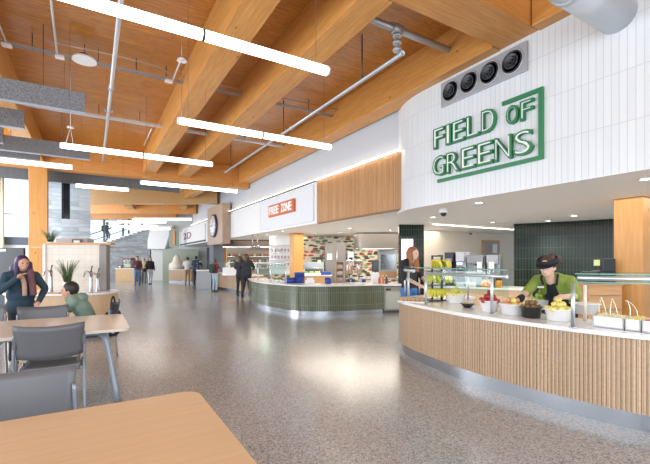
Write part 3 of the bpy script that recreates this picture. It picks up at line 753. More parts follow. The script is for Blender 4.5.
def chair(loc, rz, label, m=CHAIRG):
    t = thing('cafe_chair', label, 'chair', loc, rz)
    # backrest: curved panel, backrest at local y=-.22, facing +y
    b = MB(); nx, nz = 12, 6; W = .265
    def pt(i, j, th):
        u = -1+2*i/nx; v = j/nz
        x = W*u*(.93+.07*v); y = -.25+.055*(1-u*u)*-1 + .02 - .05*v + th; z = .57+.30*v - .018*(1-u*u)*v + .03*(1-v)*(1-u*u)*-.6
        return (x, y, z)
    for th, fl in ((0, 0), (.014, 1)):
        for i in range(nx):
            for j in range(nz):
                q = [pt(i, j, th), pt(i+1, j, th), pt(i+1, j+1, th), pt(i, j+1, th)]; f = b.face(q, smooth=True)
    for i in range(nx):
        for j in (0, nz): b.face([pt(i, j, 0), pt(i+1, j, 0), pt(i+1, j, .014), pt(i, j, .014)])
    for j in range(nz):
        for i in (0, nx): b.face([pt(i, j, 0), pt(i, j+1, 0), pt(i, j+1, .014), pt(i, j, .014)])
    bmesh.ops.remove_doubles(b.bm, verts=b.bm.verts, dist=.0005)
    b.make('backrest', m, t)
    b = MB()
    def sp(i, j, th):
        u = -1+2*i/10; v = j/8
        return ((.225-.02*v)*u, -.19+.42*v, .455+.012*u*u-.02*(v-.5)**2*4*(1 if v < .5 else -1)*-.5 + th)
    for th in (0, -.014):
        for i in range(10):
            for j in range(8): b.face([sp(i, j, th), sp(i+1, j, th), sp(i+1, j+1, th), sp(i, j+1, th)], smooth=True)
    for i in range(10):
        for j in (0, 8): b.face([sp(i, j, 0), sp(i+1, j, 0), sp(i+1, j, -.014), sp(i, j, -.014)])
    for j in range(8):
        for i in (0, 10): b.face([sp(i, j, 0), sp(i, j+1, 0), sp(i, j+1, -.014), sp(i, j, -.014)])
    bmesh.ops.remove_doubles(b.bm, verts=b.bm.verts, dist=.0005)
    b.make('seat', m, t)
    for s in (-1, 1):
        MB().tube(spline([(s*.255, -.235, .78), (s*.262, -.235, .60), (s*.262, -.22, .42), (s*.265, -.27, .012)], 5), .012).make('leg', TUBEM, t)
        MB().tube(spline([(s*.235, -.18, .43), (s*.235, .12, .43), (s*.24, .19, .40), (s*.25, .22, .012)], 5), .012).make('leg', TUBEM, t)
        MB().box(s*.255-.012, s*.255+.012, -.262, -.235, .66, .76, bev=.004).make('bracket', flat('bracket', (.12, .125, .135), .4), t)
    b = MB(); b.cyl((-.235, -.17, .425), (.235, -.17, .425), .01); b.cyl((-.235, .13, .425), (.235, .13, .425), .01); b.make('seat_frame', TUBEM, t)
    return t
TUBEM = flat('chair_tube', (.26, .28, .31), .35, .5)
ch = chair((-.335, 2.21, 0), PI, 'grey plastic chair nearest the camera, behind the foreground birch table')
dup(ch, (-.32, 4.50, 0), R(0), 'whole grey plastic chair tucked to the near side of the second table', )
dup(ch, (-1.16, 4.50, 0), R(4), 'grey chair at the left edge, its seat just showing beside the whole grey chair')
dup(ch, (-.50, 5.72, 0), R(184), 'grey chair on the far side of the second table before the green hoodie')
dup(ch, (-1.19, 5.95, 0), R(176), 'grey chair in front of the person in the navy jacket, at the left edge')

# ------------------------------------------------------------------ drink station (kiosk)
KD = 7.6
kx0, kx1 = on_depth(36.5, 0, KD), on_depth(103, 0, KD)
def kp(px, py, D=KD): return on_depth(px, py, D)
t = thing('drink_station', 'drink station with cream tiled screen and rounded pale wood counter', 'counter')
kz = H-KD*(241.5-HY)/F; x0 = lx(37, KD); x1 = lx(93, KD)
b = MB(); b.prism([(x0, KD+.25), (x1, KD+.25), (x1, KD+.37), (x0, KD+.37)], .80, kz-.05); far(b, 'tiled_screen', KTILE, t)
far(MB().box(x0-.02, x1+.22, KD+.22, KD+.40, kz-.05, kz-.01), 'wood_cap', OAKR, t)
far(MB().box(x0-.05, x0, KD+.22, KD+.40, .8, kz-.05), 'end_trim', POTW, t)
far(MB().box(x1, x1+.15, KD+.20, KD+.34, .836, kz-.06, bev=.01), 'steel_cabinet', flat('warm_steel', (.20, .175, .16), .4, .3), t)
# counter: oval outline
out = []
cxm, rx_, ry_ = lx(62, KD), lx(107.5, KD-.2)-lx(62, KD), .62
for k in range(40):
    a = 2*PI*k/40; c_, s_ = math.cos(a), math.sin(a)
    out.append((cxm+rx_*abs(c_)**.75*(1 if c_ > 0 else -1), KD+.05+ry_*abs(s_)**.75*(1 if s_ > 0 else -1)))
far(MB().prism(out, .80, .835), 'counter_top', QUARTZ, t)
far(MB().prism([(cxm+(x-cxm)*.97, KD+.05+(y-KD-.05)*.94) for x, y in out], 0.08, .80), 'counter_body', OAKV, t)
far(MB().prism([(cxm+(x-cxm)*.93, KD+.05+(y-KD-.05)*.88) for x, y in out], 0, .08), 'plinth', DARK, t)
def faucet(px, D, label, h=.32, s=1, ph=0):
    x = lx(px, D); t = thing('drink_tap', label, 'tap', (ST*D+CT*x, CT*D-ST*x, .835), -TH)
    MB().tube([(0, 0, 0), (0, 0, .02), (0, 0, h*.6), (.0, 0, h)], [.045, .034, .030, .026]).make('column', CHROME, t)
    MB().tube(spline([(0, 0, h*.85), (s*.06, 0, h*.98), (s*.12, 0, h*.95), (s*.14, 0, h*.75)], 5), .015).make('spout', CHROME, t)
    b = MB(); b.cyl((0, 0, h), (s*-.02, 0, h+.09), .009); b.ball((s*-.02, 0, h+.09), .014); b.make('lever', BLACK, t)
faucet(51, KD-.22, 'chrome drink tap at left on the drink station, beside the navy jacket', .42, -1)
faucet(91, KD-.25, 'chrome drink tap at the right of the drink station, nearer the plant', .40, -1)
faucet(98, KD-.1, 'tall chrome tap at the right end of the drink station', .36, -1)
p = kp(53, 0, KD-.42); tag(MB().box(-.13, .13, -.06, .06, 0, .016, bev=.005).make('drip_tray', OAKR, None, (p.x, p.y, .8355), -TH), 'small wooden drip tray under the left drink tap', 'tray')
def grass(label, loc, s=1, hb=.16, hg=.34, n=70):
    t = thing('potted_grass', label, 'plant', loc)
    MB().lathe([(.045*s, 0), (.062*s, hb), (.055*s, hb), (.05*s, hb-.02), (0.001, hb-.02)], seg=20).make('pot', POTW, t)
    b = MB()
    for k in range(n):
        a = random.uniform(0, 2*PI); r0 = random.uniform(0, .04)*s; l_ = random.uniform(.05, .17)*s; h = random.uniform(.6, 1)*hg
        p0 = Vector((r0*math.cos(a), r0*math.sin(a), hb-.02)); p1 = p0+Vector((l_*.35*math.cos(a), l_*.35*math.sin(a), h*.6)); p2 = p0+Vector((l_*math.cos(a), l_*math.sin(a), h))
        b.tube([p0, p1, p2], [.0045, .004, .001], 4)
    b.make('grass', flat('grass_green', (.09, .17, .06), .6, var=.5, bscale=30), t)
p = kp(67.5, 0, KD-.25); grass('small potted grass in a white pot on the drink station counter', (p.x, p.y, .836), 1.25, .20, .46, 100)
p = kp(50.5, 0, KD+.6); tag(MB().box(-.35, 1.3, -.1, .3, 0, .02).make('shelf_board', OAKV, None, (p.x, p.y, kz-.10), -TH), 'wooden shelf board behind the top of the tiled screen', 'shelf')
for q in ():
    pass
grass('dark potted grass standing on top of the tiled screen beside the column', (p.x, p.y, kz-.078), 1, .10, .30, 60)
p = kp(66, 0, KD+.62); tag(MB().box(-.13, .52, -.12, .12, 0, .17, bev=.01).make('storage_box', flat('taupe_box', (.42, .37, .34), .6), None, (p.x, p.y, kz-.079), -TH), 'low taupe box on top of the tiled screen', 'box')
p = kp(84, 0, KD+.62)
t = thing('photo_frame', 'small framed card at the right end of the tiled screen top', 'frame', (p.x-.05, p.y, kz-.079), -TH)
MB().box(-.09, .11, -.165, -.145, 0, .15).make('frame', BRONZE, t); MB().box(-.05, .07, -.17, -.165, .03, .12).make('card', POTW, t)
# legs for shelf
p = kp(70, 0, KD+.6)
# black monitor behind the woman
p = kp(6, 255, 9.2)
t = thing('black_screen', 'black screen with a small white sign standing behind the purple haired person', 'screen', (p.x, p.y, 0), -TH)
MB().box(-.8, .42, 0, .06, .95, 1.74, bev=.015).make('panel', BLACK, t)
MB().box(-.3, .0, .02, .05, 0, .95).make('stand', DARK, t); MB().box(-.5, .3, -.2, .25, 0, .02).make('base', DARK, t)
MB().box(-.16, -.04+.04, -.008, 0, 1.66, 1.71).make('sign', POTW, t)

# ================================================================== SALAD BAR
kick = spline([(6.3, 0.55), (5.5, .35), (4.75, .55), (4.3, .9), (3.98, 1.40), (3.85, 1.9), (3.79, 2.5), (3.80, 3.1), (3.88, 3.58), (3.99, 4.1), (4.14, 4.53), (4.40, 4.90), (4.80, 5.08), (5.3, 5.14), (5.7, 5.14)], 8)
kick = [(p[0], p[1]) for p in kick]
t = thing('serving_counter', 'curved serving counter with oak slat front, white top and steel kick', 'counter')
CT_Z = .815
inn = offset(kick, .72)
body = [p for p in offset(kick, .0)]
def ring(o1, i1): return list(o1)+list(i1)[::-1]
sm = slice(14, len(kick)-10)
outk = kick; 
MB().prism(ring(kick, offset(kick, .3)), 0, .16).make('kick_plate', KICK, t)
corrug([p for p in offset(kick, -.03)], .15, CT_Z-.045).make('slat_front', SLAT, t)
MB().prism(ring(offset(kick, -.028), offset(kick, .3)), .15, CT_Z-.046).make('core', flat('dark_oak_gap', (.30, .19, .11), .6), t)
inner = [(max(p[0], 4.5), p[1]) for p in offset(kick, .62)]
def topo():
    o = offset(kick, -.065); i = []
    for p, q in zip(kick, offset(kick, .66)): i.append(q)
    return ring(o, i)
MB().prism(topo(), CT_Z-.04, CT_Z).make('counter_top', QUARTZ, t)
MB().prism(ring(offset(kick, .3), offset(kick, .6)), .05, CT_Z-.045).make('inner_shelf', flat('laminate_white', (.7, .68, .66), .5), t)

TZ = CT_Z+.001
def on_top(px, py): return on_z(px, py, TZ)
# sneeze guards
def guard(label, posts, edge_px, zt, zl, deep=.34):
    t = thing('sneeze_guard', label, 'sneeze guard')
    for (px, py, hh) in posts:
        p = on_top(px, py); r = MB(); r.cyl((p.x, p.y, TZ), (p.x, p.y, hh), .017); r.make('post', ALU, t)
        MB().cyl((p.x, p.y, TZ), (p.x, p.y, TZ+.012), .032).make('foot', STEEL, t)
    return t
t = guard('glass sneeze guard on three steel posts over the fruit bowls at left', [(426, 305.5, 1.25), (492, 315, 1.33), (408.5, 298, 1.25)], None, 0, 0)
pa_ = [on_top(404, 296), on_top(426, 305.5), on_top(492, 315), on_top(507, 318)]
def shelf(pts, z, back, th=.014):
    pp = [(p.x, p.y) for p in pts]; v = [Vector(q) for q in pp]
    bk = [(x+back[0], y+back[1]) for x, y in pp]
    return MB().prism(pp+bk[::-1], z, z+th)
zg = lambda p, py: H-(py-HY)/F*((p.x*ST+p.y*CT))
shelf(pa_, zg(pa_[2], 270), (.30, .08)).make('glass_shelf', GLASS, t)
b = MB()
for z_ in (zg(pa_[2], 270)-.002, ): b.tube([(p.x, p.y, z_+.006) for p in pa_], .008, 6)
b.make('glass_edge', GLEDGE, t)
b = MB(); b.tube([(p.x, p.y, zg(pa_[2], 276)) for p in pa_[1:]], .018, 8); b.make('rail', ALU, t)
b = MB(); pts = [p+Vector((.03, 0, 0)) for p in pa_[1:]]
b.strip([(p.x, p.y) for p in pts], TZ+.22, zg(pa_[2], 272), .008); b.make('front_pane', GLASS, t)
b = MB()
for px, dx in ((468, 0),):
    q = on_top(468, 300); b.cyl((q.x, q.y, TZ), (q.x, q.y, 1.28), .014)
b.make('rear_post', ALU, t)
t = guard('glass sneeze guard with steel rail over the white food pans at right', [(573, 328, 1.22), ], None, 0, 0)
q = on_top(580, 322); q2 = q+Vector((.02, 0, 0))
MB().cyl((q.x+.16, q.y+.03, TZ), (q.x+.16, q.y+.03, 1.18), .017).make('rear_post', flat('cream_post', (.72, .68, .6), .4), t)
pb = [on_depth(575, 0, 3.42), on_depth(660, 0, 3.1)]; pb = [Vector((p.x, p.y, 0)) for p in pb]
shelf(pb, zg(pb[0], 274), (.34, .14), .012).make('glass_shelf', GLASS, t)
shelf(pb, zg(pb[0], 280.5), (.34, .14), .012).make('lower_glass', GLASS, t)
b = MB(); b.tube([(pb[0].x, pb[0].y, zg(pb[0], 273.8)), (pb[1].x, pb[1].y, zg(pb[0], 273.8))], .006, 6); b.tube([(pb[0].x, pb[0].y, zg(pb[0], 282)), (pb[1].x, pb[1].y, zg(pb[0], 282))], .006, 6); b.make('glass_edge', GLEDGE, t)
b = MB(); b.tube([(pb[0].x+.04, pb[0].y, zg(pb[0], 278)), (pb[1].x+.04, pb[1].y, zg(pb[0], 278))], .021, 10); b.make('rail', ALU, t)
b = MB(); b.face([(0, 0, 0), (.30, .1, 0), (.30, .1, .32), (0, 0, .32)]); b.make('side_pane', GLASS, t, (pb[0].x-.05, pb[0].y+.02, TZ+.08))
# curved steel/glass end at the far left
t = thing('sneeze_guard', 'rounded steel topped guard at the far left tip of the counter over the pastries', 'sneeze guard')
a = on_top(409, 296)
MB().tube(spline([(a.x-.12, a.y-.25, 1.26), (a.x-.08, a.y, 1.27), (a.x+.1, a.y+.18, 1.27), (a.x+.4, a.y+.22, 1.26)], 5), .03).make('top_rail', ALU, t)
b = MB(); b.cyl((a.x-.02, a.y+.08, TZ), (a.x-.02, a.y+.08, 1.26), .016); b.cyl((a.x+.4, a.y+.16, TZ), (a.x+.4, a.y+.16, 1.26), .016); b.make('post', ALU, t)
MB().strip([(a.x-.1, a.y-.2), (a.x-.07, a.y), (a.x+.1, a.y+.17)], TZ+.25, 1.24, .008).make('glass_pane', GLASS, t)

# fruit kinds
def fmat(n, c, r=.4): return flat(n, c, r, var=.18, bscale=14)
LEM, LIM, GAP, RED, ORG, KIW, BAN = fmat('lemon', (.80, .66, .10)), fmat('lime', (.38, .50, .06)), fmat('green_apple', (.50, .62, .12)), fmat('red_apple', (.45, .04, .04)), fmat('orange', (.85, .33, .03)), fmat('kiwi', (.24, .13, .05), .8), fmat('banana', (.78, .60, .05))
PEAR = fmat('yellow_apple', (.82, .70, .22)); PINK = fmat('peach', (.72, .36, .16))
def fruit_proto(name, m, kind):
    b = MB()
    if kind == 'lemon': b.lathe([(.001, -.042), (.012, -.038), (.03, -.02), (.034, 0), (.03, .02), (.012, .038), (.001, .044)], seg=14)
    elif kind == 'kiwi': b.ball((0, 0, 0), .03, (1, 1, 1.25), 14, 10)
    else: b.lathe([(.004, -.028), (.02, -.033), (.036, -.015), (.038, .005), (.03, .026), (.014, .032), (.002, .024)], seg=16)
    o = b.make(name, m)
    if kind == 'apple':
        s_ = MB().cyl((0, 0, .02), (.004, 0, .045), .002, seg=6).make('stem', flat('stem_brown', (.12, .07, .03), .8), o)
    return o
def pile(kinds, cx, cy, z0, rx, ry, n, group, labels, cat='fruit', r=.034, rot=0, layers=3):
    n = int(n*1.3)
    """heap of separate fruits; kinds: list of prototypes made lazily"""
    k = 0; protos = []
    spots = []
    for L in range(layers):
        f = 1-L*.33; step = r*1.9
        gx = int(rx*f/step)+1; gy = int(ry*f/step)+1
        for i in range(-gx, gx+1):
            for j in range(-gy, gy+1):
                x = (i+(L % 2)*.5)*step; y = (j+(L % 2)*.5)*step
                if (x/(rx*f+1e-6))**2+(y/(ry*f+1e-6))**2 <= 1: spots.append((x, y, L*r*1.6))
    spots = spots[:n]
    for idx, (x, y, dz) in enumerate(spots):
        name, m, kind, lab = kinds[idx % len(kinds)]
        if len(protos) < len(kinds):
            o = fruit_proto(name, m, kind); protos.append(o)
        else:
            s_ = protos[idx % len(kinds)]; o = s_.copy(); C.objects.link(o)
            for chd in list(s_.children): c = chd.copy(); C.objects.link(c); c.parent = o
        o.location = (cx+x+random.uniform(-.003, .003), cy+y+random.uniform(-.003, .003), z0+dz)
        o.scale = (r/.036,)*3
        o.rotation_euler = (random.uniform(-.7, .7) if kind != 'lemon' else random.uniform(.8, 2), random.uniform(-.6, .6), random.uniform(0, 6))
        tag(o, lab, cat, group)
def bowl(label, px, py, rt, rb, h, m, sy=1, name='fruit_bowl', z=TZ, oval=1.0):
    p = on_z(px, py, z); t = thing(name, label, 'bowl', (p.x, p.y, z), -TH)
    MB().lathe([(rb*.9, 0), (rb, .006), (rt, h), (rt+.006, h+.004), (rt-.005, h+.004), (rt-.012, h-.004), (rb-.008, .012), (0.001, .012)], seg=32, sx=oval, sy=sy).make('shell', m, t)
    MB().lathe([(rt+.001, h-.008), (rt+.008, h-.002), (rt+.008, h+.005), (rt-.004, h+.005)], seg=32, sx=oval, sy=sy).make('rim', m, t)
    return p
# centre pixel given for the bowl foot centre on the counter
p = bowl('white oval tub of lemons left of the small black tray', 456, 303, .135, .105, .13, POTW)
pile([('lemon', LEM, 'lemon', 'lemon piled in the white tub beside the banana rack')], p.x, p.y, TZ+.135, .12, .12, 34, 'lemons in the far white tub', None, layers=3, r=.028)
t_ = bowl('small square black dish beside the lemon tub', 467.5, 307.5, .085, .05, .05, BOWLB, name='small_dish')
pile([('peach', PINK, 'apple', 'peach lying in the small black dish')], t_.x, t_.y, TZ+.035, .045, .045, 4, 'peaches in the small black dish', None, layers=1)
p = bowl('white tub of red apples right beside the middle guard post', 489.5, 311.5, .12, .085, .13, POTW)
pile([('red_apple', RED, 'apple', 'red apple heaped in the white tub by the middle guard post')], p.x, p.y, TZ+.135, .12, .12, 30, 'red apples in the white tub', None, r=.029, layers=3)
p = bowl('wide white bowl of mixed peaches and yellow apples', 513, 314.5, .145, .12, .12, POTW)
pile([('peach', PINK, 'apple', 'peach heaped in the wide white bowl'), ('yellow_apple', PEAR, 'apple', 'yellow apple heaped in the wide white bowl'), ('peach', PINK, 'apple', 'peach heaped in the wide white bowl')], p.x, p.y, TZ+.115, .12, .12, 22, 'mixed fruit in the wide white bowl', None, r=.029, layers=2)
p = bowl('black bowl of kiwi fruit between two white bowls', 531, 317.5, .105, .09, .115, BOWLB)
pile([('kiwi', KIW, 'kiwi', 'brown kiwi fruit heaped in the black bowl')], p.x, p.y, TZ+.115, .085, .085, 24, 'kiwis in the black bowl', None, r=.029, layers=2)
p = bowl('white tub of limes and green apples behind the black kiwi bowl', 541, 309, .13, .10, .12, POTW)
pile([('green_apple', GAP, 'apple', 'green apple heaped behind the black kiwi bowl'), ('lime', LIM, 'apple', 'darker lime heaped behind the black kiwi bowl')], p.x, p.y, TZ+.125, .12, .12, 30, 'green fruit behind the kiwi bowl', None, r=.029, layers=3)
p = bowl('round white bowl heaped with yellow apples, in front of the worker', 558.5, 320.5, .125, .105, .115, POTW)
pile([('yellow_apple', PEAR, 'apple', 'yellow apple heaped in the round white bowl in front of the worker')], p.x, p.y, TZ+.12, .12, .12, 34, 'yellow apples in the front white bowl', None, r=.029, layers=3)
bowl('large empty white bowl between the guard posts at right', 585, 314, .15, .10, .12, POTW)

# banana rack
p = on_top(437, 301); t = thing('banana_rack', 'tall black three tier rack for the bananas', 'rack', (p.x, p.y, TZ), -TH)
b = MB(); b.box(.06, .085, -.02, .02, 0, .70); b.box(-.03, -.005, -.02+.2, .02+.2, 0, .70); b.box(-.03, .085, .18, .2, .68, .70); b.box(.06, .085, 0, .2, .68, .70); b.make('frame', BLACK, t)
for z in (.01, .23, .45):
    MB().box(-.16, .12, -.1, .2, z, z+.012).make('tier', BLACK, t)
def banana_bunch(loc, rz, label, g):
    t = thing('banana_bunch', label, 'bananas', loc, rz, g)
    for k in range(6):
        a = -.9+k*.36; dx, dy = math.sin(a), -math.cos(a)*.7
        pts = [Vector((dx*.02, dy*.02, .15)), Vector((dx*.08, dy*.08, .14)), Vector((dx*.12, dy*.12, .09)), Vector((dx*.13, dy*.13, .03))]
        MB().tube(spline(pts, 4), [.008, .013, .018, .021, .022, .023, .023, .022, .021, .018, .014, .010, .005], 8).make('banana', BAN if k % 2 else fmat('banana_green', (.62, .62, .07)), t)
    return t
bb = banana_bunch((p.x-.05, p.y-.0, TZ+.03), -TH, 'banana bunch on the lowest tier of the rack, left', 'bananas on the rack')
for k, (dz, dx, lab) in enumerate(((.03, .08, 'banana bunch on the lowest tier of the rack, right'), (.03, -.12, 'banana bunch hanging off the far left of the lowest tier'), (.247, -.12, 'banana bunch at the far left of the middle tier'), (.247, .11, 'banana bunch at the far right of the middle tier'), (.467, .10, 'banana bunch at the far right of the top tier'), (.247, -.06, 'banana bunch on the middle tier of the rack, left'), (.247, .05, 'banana bunch on the middle tier of the rack, right'),
                                   (.467, -.06, 'banana bunch on the top tier of the rack, left'), (.467, .04, 'banana bunch on the top tier of the rack, right'))):
    dup(bb, (p.x+dx*CT, p.y-dx*ST-.02, TZ+dz), -TH+.3*k, lab, 'bananas on the rack')
# pastries tray
p = on_top(413, 301.5); t = thing('pastry_tray', 'clear tray for rolls at the far left tip of the counter', 'tray', (p.x, p.y, TZ), -TH-.5)
MB().box(-.2, .2, -.12, .12, 0, .012).make('base', POTW, t); b = MB()
for x in (-.2, .2): b.box(x-.003, x+.003, -.12, .12, .012, .05)
b.box(-.2, .2, .117, .12, .012, .05); b.make('rim', GLASS, t)
roll = None
for k in range(12):
    x = -.16+(k % 6)*.063; y = -.05+(k//6)*.09; dz = .036
    q = Vector((p.x, p.y, TZ+dz)) + Matrix.Rotation(-TH-.5, 3, 'Z') @ Vector((x, y, 0))
    if roll is None: roll = MB().ball((0, 0, 0), .032, (1.1, .85, .72)).make('bread_roll', flat('bun', (.62, .36, .17), .7, var=.2, bscale=25)); o = roll
    else: o = roll.copy(); C.objects.link(o)
    o.location = q; tag(o, 'small brown bread roll lying on the tray at the far left tip', 'bread roll', 'rolls on the tray')

# pans well at right
wl = [on_top(571, 331), on_top(592, 318), on_top(670, 322)]
t = thing('food_pan', 'white rectangular food pan of diced food, left of the three', 'food pan')
def pan(p, L, W, label, food, px):
    t = thing('food_pan', label, 'food pan', (p.x, p.y, TZ+.002), pang)
    b = MB(); b.box(0, L, 0, W, .0, .012); b.box(0, L, 0, .01, 0, .10); b.box(0, L, W-.01, W, 0, .10); b.box(0, .01, 0, W, 0, .10); b.box(L-.01, L, 0, W, 0, .10)
    b.make('tray', POTW, t)
    b = MB(); rnd = random.Random(px)
    for k in range(160):
        x = rnd.uniform(.02, L-.02); y = rnd.uniform(.02, W-.02); s_ = rnd.uniform(.006, .011)
        b.box(-s_, s_, -s_, s_, -s_, s_, Matrix.Translation((x, y, .088+rnd.uniform(0, .014))) @ Euler((rnd.uniform(0, 3), rnd.uniform(0, 3), rnd.uniform(0, 3))).to_matrix().to_4x4())
    b.box(.011, L-.011, .011, W-.011, .012, .088)
    o = b.make('diced_food', food, t); o['kind'] = 'stuff'
    return t
bpy.data.objects.remove(t)
A_, B_ = on_top(592.5, 326.5), on_top(650, 333.5); pang = math.atan2((B_-A_).y, (B_-A_).x); pdir = (B_-A_).normalized()
def along(px):
    lo, hi = 0, 2
    for _ in range(40):
        m_ = (lo+hi)/2; q = A_+pdir*m_; xx = 325+F*(q.x*CT-q.y*ST)/(q.x*ST+q.y*CT)
        if xx < px: lo = m_
        else: hi = m_
    return lo
s1, s2, s3 = 0, along(625), along(642)
pan(A_+pdir*s1, s2-.012, .25, 'white food pan of pale diced food, left of the three at right', flat('pale_food', (.78, .66, .42), .6, var=.4, bscale=50), 1)
pan(A_+pdir*s2, s3-s2-.012, .25, 'narrow white food pan of yellow diced food, middle of the three', flat('yellow_food', (.80, .62, .22), .6, var=.4, bscale=50), 2)
pan(A_+pdir*s3, .20, .25, 'white food pan of red tomato pieces at the right edge', flat('tomato_food', (.70, .10, .04), .4, var=.5, bscale=50), 3)
p = on_top(588, 330.5)
tag(MB().box(-.03, .62, -.05, .30, 0, .004).make('steel_well', STEEL, None, (A_.x, A_.y, TZ-.003), pang), 'thin steel plate under the three white food pans', 'plate')
def tongs(px, py, label, lean):
    p = on_top(px, py); t = thing('serving_tongs', label, 'tongs', (p.x, p.y, TZ+.092), -TH)
    b = MB()
    for s_ in (-1, 1): b.tube(spline([(s_*.035, 0, 0), (s_*.028, .01, .06), (s_*.012+lean*.5, .02, .12), (lean, .025, .14)], 5), .004, 6)
    b.make('arms', flat('bright_steel', (.75, .66, .5), .2, .9), t); MB().ball((lean, .025, .14), .010).make('hinge', STEEL, t)
tongs(602.5, 322, 'steel tongs standing in the left white pan, leftmost of three', .005)
tongs(614, 324, 'steel tongs standing upright in the pans, middle of three', .0)
tongs(634, 326, 'steel tongs leaning in the pans, rightmost of three', -.05)

# ---------------- back counter with coffee machines
bcp = on_depth(425, 0, 8.9); bce = on_depth(530, 0, 7.7)
d = bce-bcp; L = math.hypot(d.x, d.y); ang = math.atan2(d.y, d.x)
t = thing('back_counter', 'white back counter that carries the coffee machines', 'counter', (bcp.x, bcp.y, 0), ang)
MB().box(0, L, 0, .7, .84, .88).make('worktop', QUARTZ, t); MB().box(.03, L-.03, .03, .67, .0, .84).make('cabinet', OAKV, t)
def onb(x, y=.35, z=.88): 
    v = Matrix.Rotation(ang, 3, 'Z') @ Vector((x, y, 0)); return (bcp.x+v.x, bcp.y+v.y, z+.001)
def bx_at(px):      # station along the back counter seen at a pixel column
    lo, hi = -1, 5
    for _ in range(40):
        m_ = (lo+hi)/2; q = onb(m_, .2); dd = q[0]*ST+q[1]*CT; xx = 325+F*(q[0]*CT-q[1]*ST)/dd
        if xx < px: lo = m_
        else: hi = m_
    return lo
def machine(pxa, pxb, h, m, label, extra):
    a = bx_at(pxa); c = bx_at(pxb); W = c-a
    t = thing('coffee_machine', label, 'coffee machine', onb(a, .1), ang)
    MB().box(0, W, .12, .45, 0, h, bev=.012).make('body', m, t)
    MB().box(.02, W-.02, 0, .12, h*.72, h, bev=.008).make('head', m, t); MB().box(.02, W-.02, 0, .12, 0, .04).make('drip_tray', m, t)
    for e in extra: MB().box(W*e[0], W*e[1], e[5] if len(e) > 5 else -.008, e[6] if len(e) > 6 else .119, h*e[2], h*e[3]).make('label' if e[4] in (LAV, POTW) else 'panel', e[4], t)
    MB().cyl((W/2, .06, h*.5), (W/2, .06, h*.72), .018).make('spout', STEEL, t)
LAV = flat('lavender_label', (.36, .26, .44), .5)
machine(445, 455.5, .74, BLACK, 'tall black coffee machine with lavender label', [(.2, .75, .45, .82, LAV, -.012, -.002)])
machine(456, 466, .75, flat('white_machine', (.55, .58, .62), .3), 'white fronted coffee machine with black base beside the black one', [(.06, .94, .12, .55, BLACK, .1, .118), (.2, .8, .62, .70, STEEL, -.012, -.002)])
machine(467, 485, .68, flat('urn_steel', (.24, .24, .25), .35, .5), 'wide stainless drink dispenser right of the coffee machines', [(.62, .9, .48, .78, POTW, -.012, -.002)])
machine(486.5, 500, .68, flat('urn_steel2', (.30, .31, .32), .35, .5), 'narrow stainless drink dispenser at the right of the wide one', [(.25, .65, .48, .78, POTW, -.012, -.002)])
# jugs with orange contents and cups on middle counter row
for k, (px, lab) in enumerate(((486, 'first'), (492, 'second'), (500, 'third'))):
    x = bx_at(px); 
    t = thing('fruit_jar', f'{["glass jar of orange fruit with black lid under the wide dispenser", "glass jar of orange fruit with black lid between two others", "glass jar of orange fruit with black lid at the right of the row"][k]}', 'jar', onb(x, -.0+.06), 0)
    MB().lathe([(.05, 0), (.065, .02), (.065, .12), (.05, .15)], seg=18).make('contents', ORG, t); MB().lathe([(.05, .15), (.052, .2), (.02, .21), (.001, .21)], seg=18).make('lid', BLACK, t)
for k, (px, lab) in enumerate(((446, 'stack of white paper cups under the black coffee machine'), (473, 'white creamer box in front of the wide dispenser'))):
    x = bx_at(px)
    if k == 0:
        t = thing('cup_stack', lab, 'cups', onb(x, .04)); MB().lathe([(.03, 0), (.042, .12), (.045, .13), (.042, .13), (.043, .22), (.046, .23), (.03, .23)], seg=16).make('cups', POTW, t); MB().lathe([(.046, .23), (.047, .24), (.03, .24)], seg=16).make('rim', POTW, t)
    else:
        t = thing('creamer_box', lab, 'box', onb(x, .0), ang); MB().box(-.1, .1, 0, .09, 0, .1, bev=.01).make('box', POTW, t); MB().box(-.08, .08, -.004, 0, .03, .07).make('label', flat('cream_label', (.7, .6, .45), .5), t)
# notice board on beige wall
yb_ = pa.y-.02; a = on_y(482, 240, yb_); c = on_y(499, 257, yb_)
t = thing('notice_board', 'wood framed notice board with a white sheet on the beige wall', 'notice board')
MB().box(a.x, c.x, yb_-.03, yb_+.018, c.z, a.z).make('frame', OAKR, t); MB().box(a.x+.1, c.x-.1, yb_-.035, yb_-.03, c.z+.08, a.z-.08).make('board', flat('board_taupe', (.42, .38, .36), .8), t)
q = on_y(494, 248, yb_); MB().box(q.x-.13, q.x+.15, yb_-.04, yb_-.035, q.z-.2, q.z+.15).make('sheet', POTW, t)
# menu screen
D_ = 11.9
t = thing('menu_screen', 'tall black framed menu screen glowing white on the dark green wall', 'screen')
far(MB().box(lx(400, D_), lx(416.5, D_), D_, D_+.06, lz(285, D_), lz(236, D_), bev=.01), 'frame', BLACK, t)
far(MB().box(lx(401.5, D_), lx(413, D_), D_-.012, D_, lz(280, D_), lz(239, D_)), 'display', emit('menu_glow', (.80, .90, .98), .95), t)
b = MB()
for k in range(10): b.box(lx(403, D_), lx(411-(k % 3), D_), D_-.016, D_-.012, lz(243+k*2.7, D_), lz(242.3+k*2.7, D_))
far(b, 'menu_lines', flat('menu_print', (.45, .52, .56), .5), t)

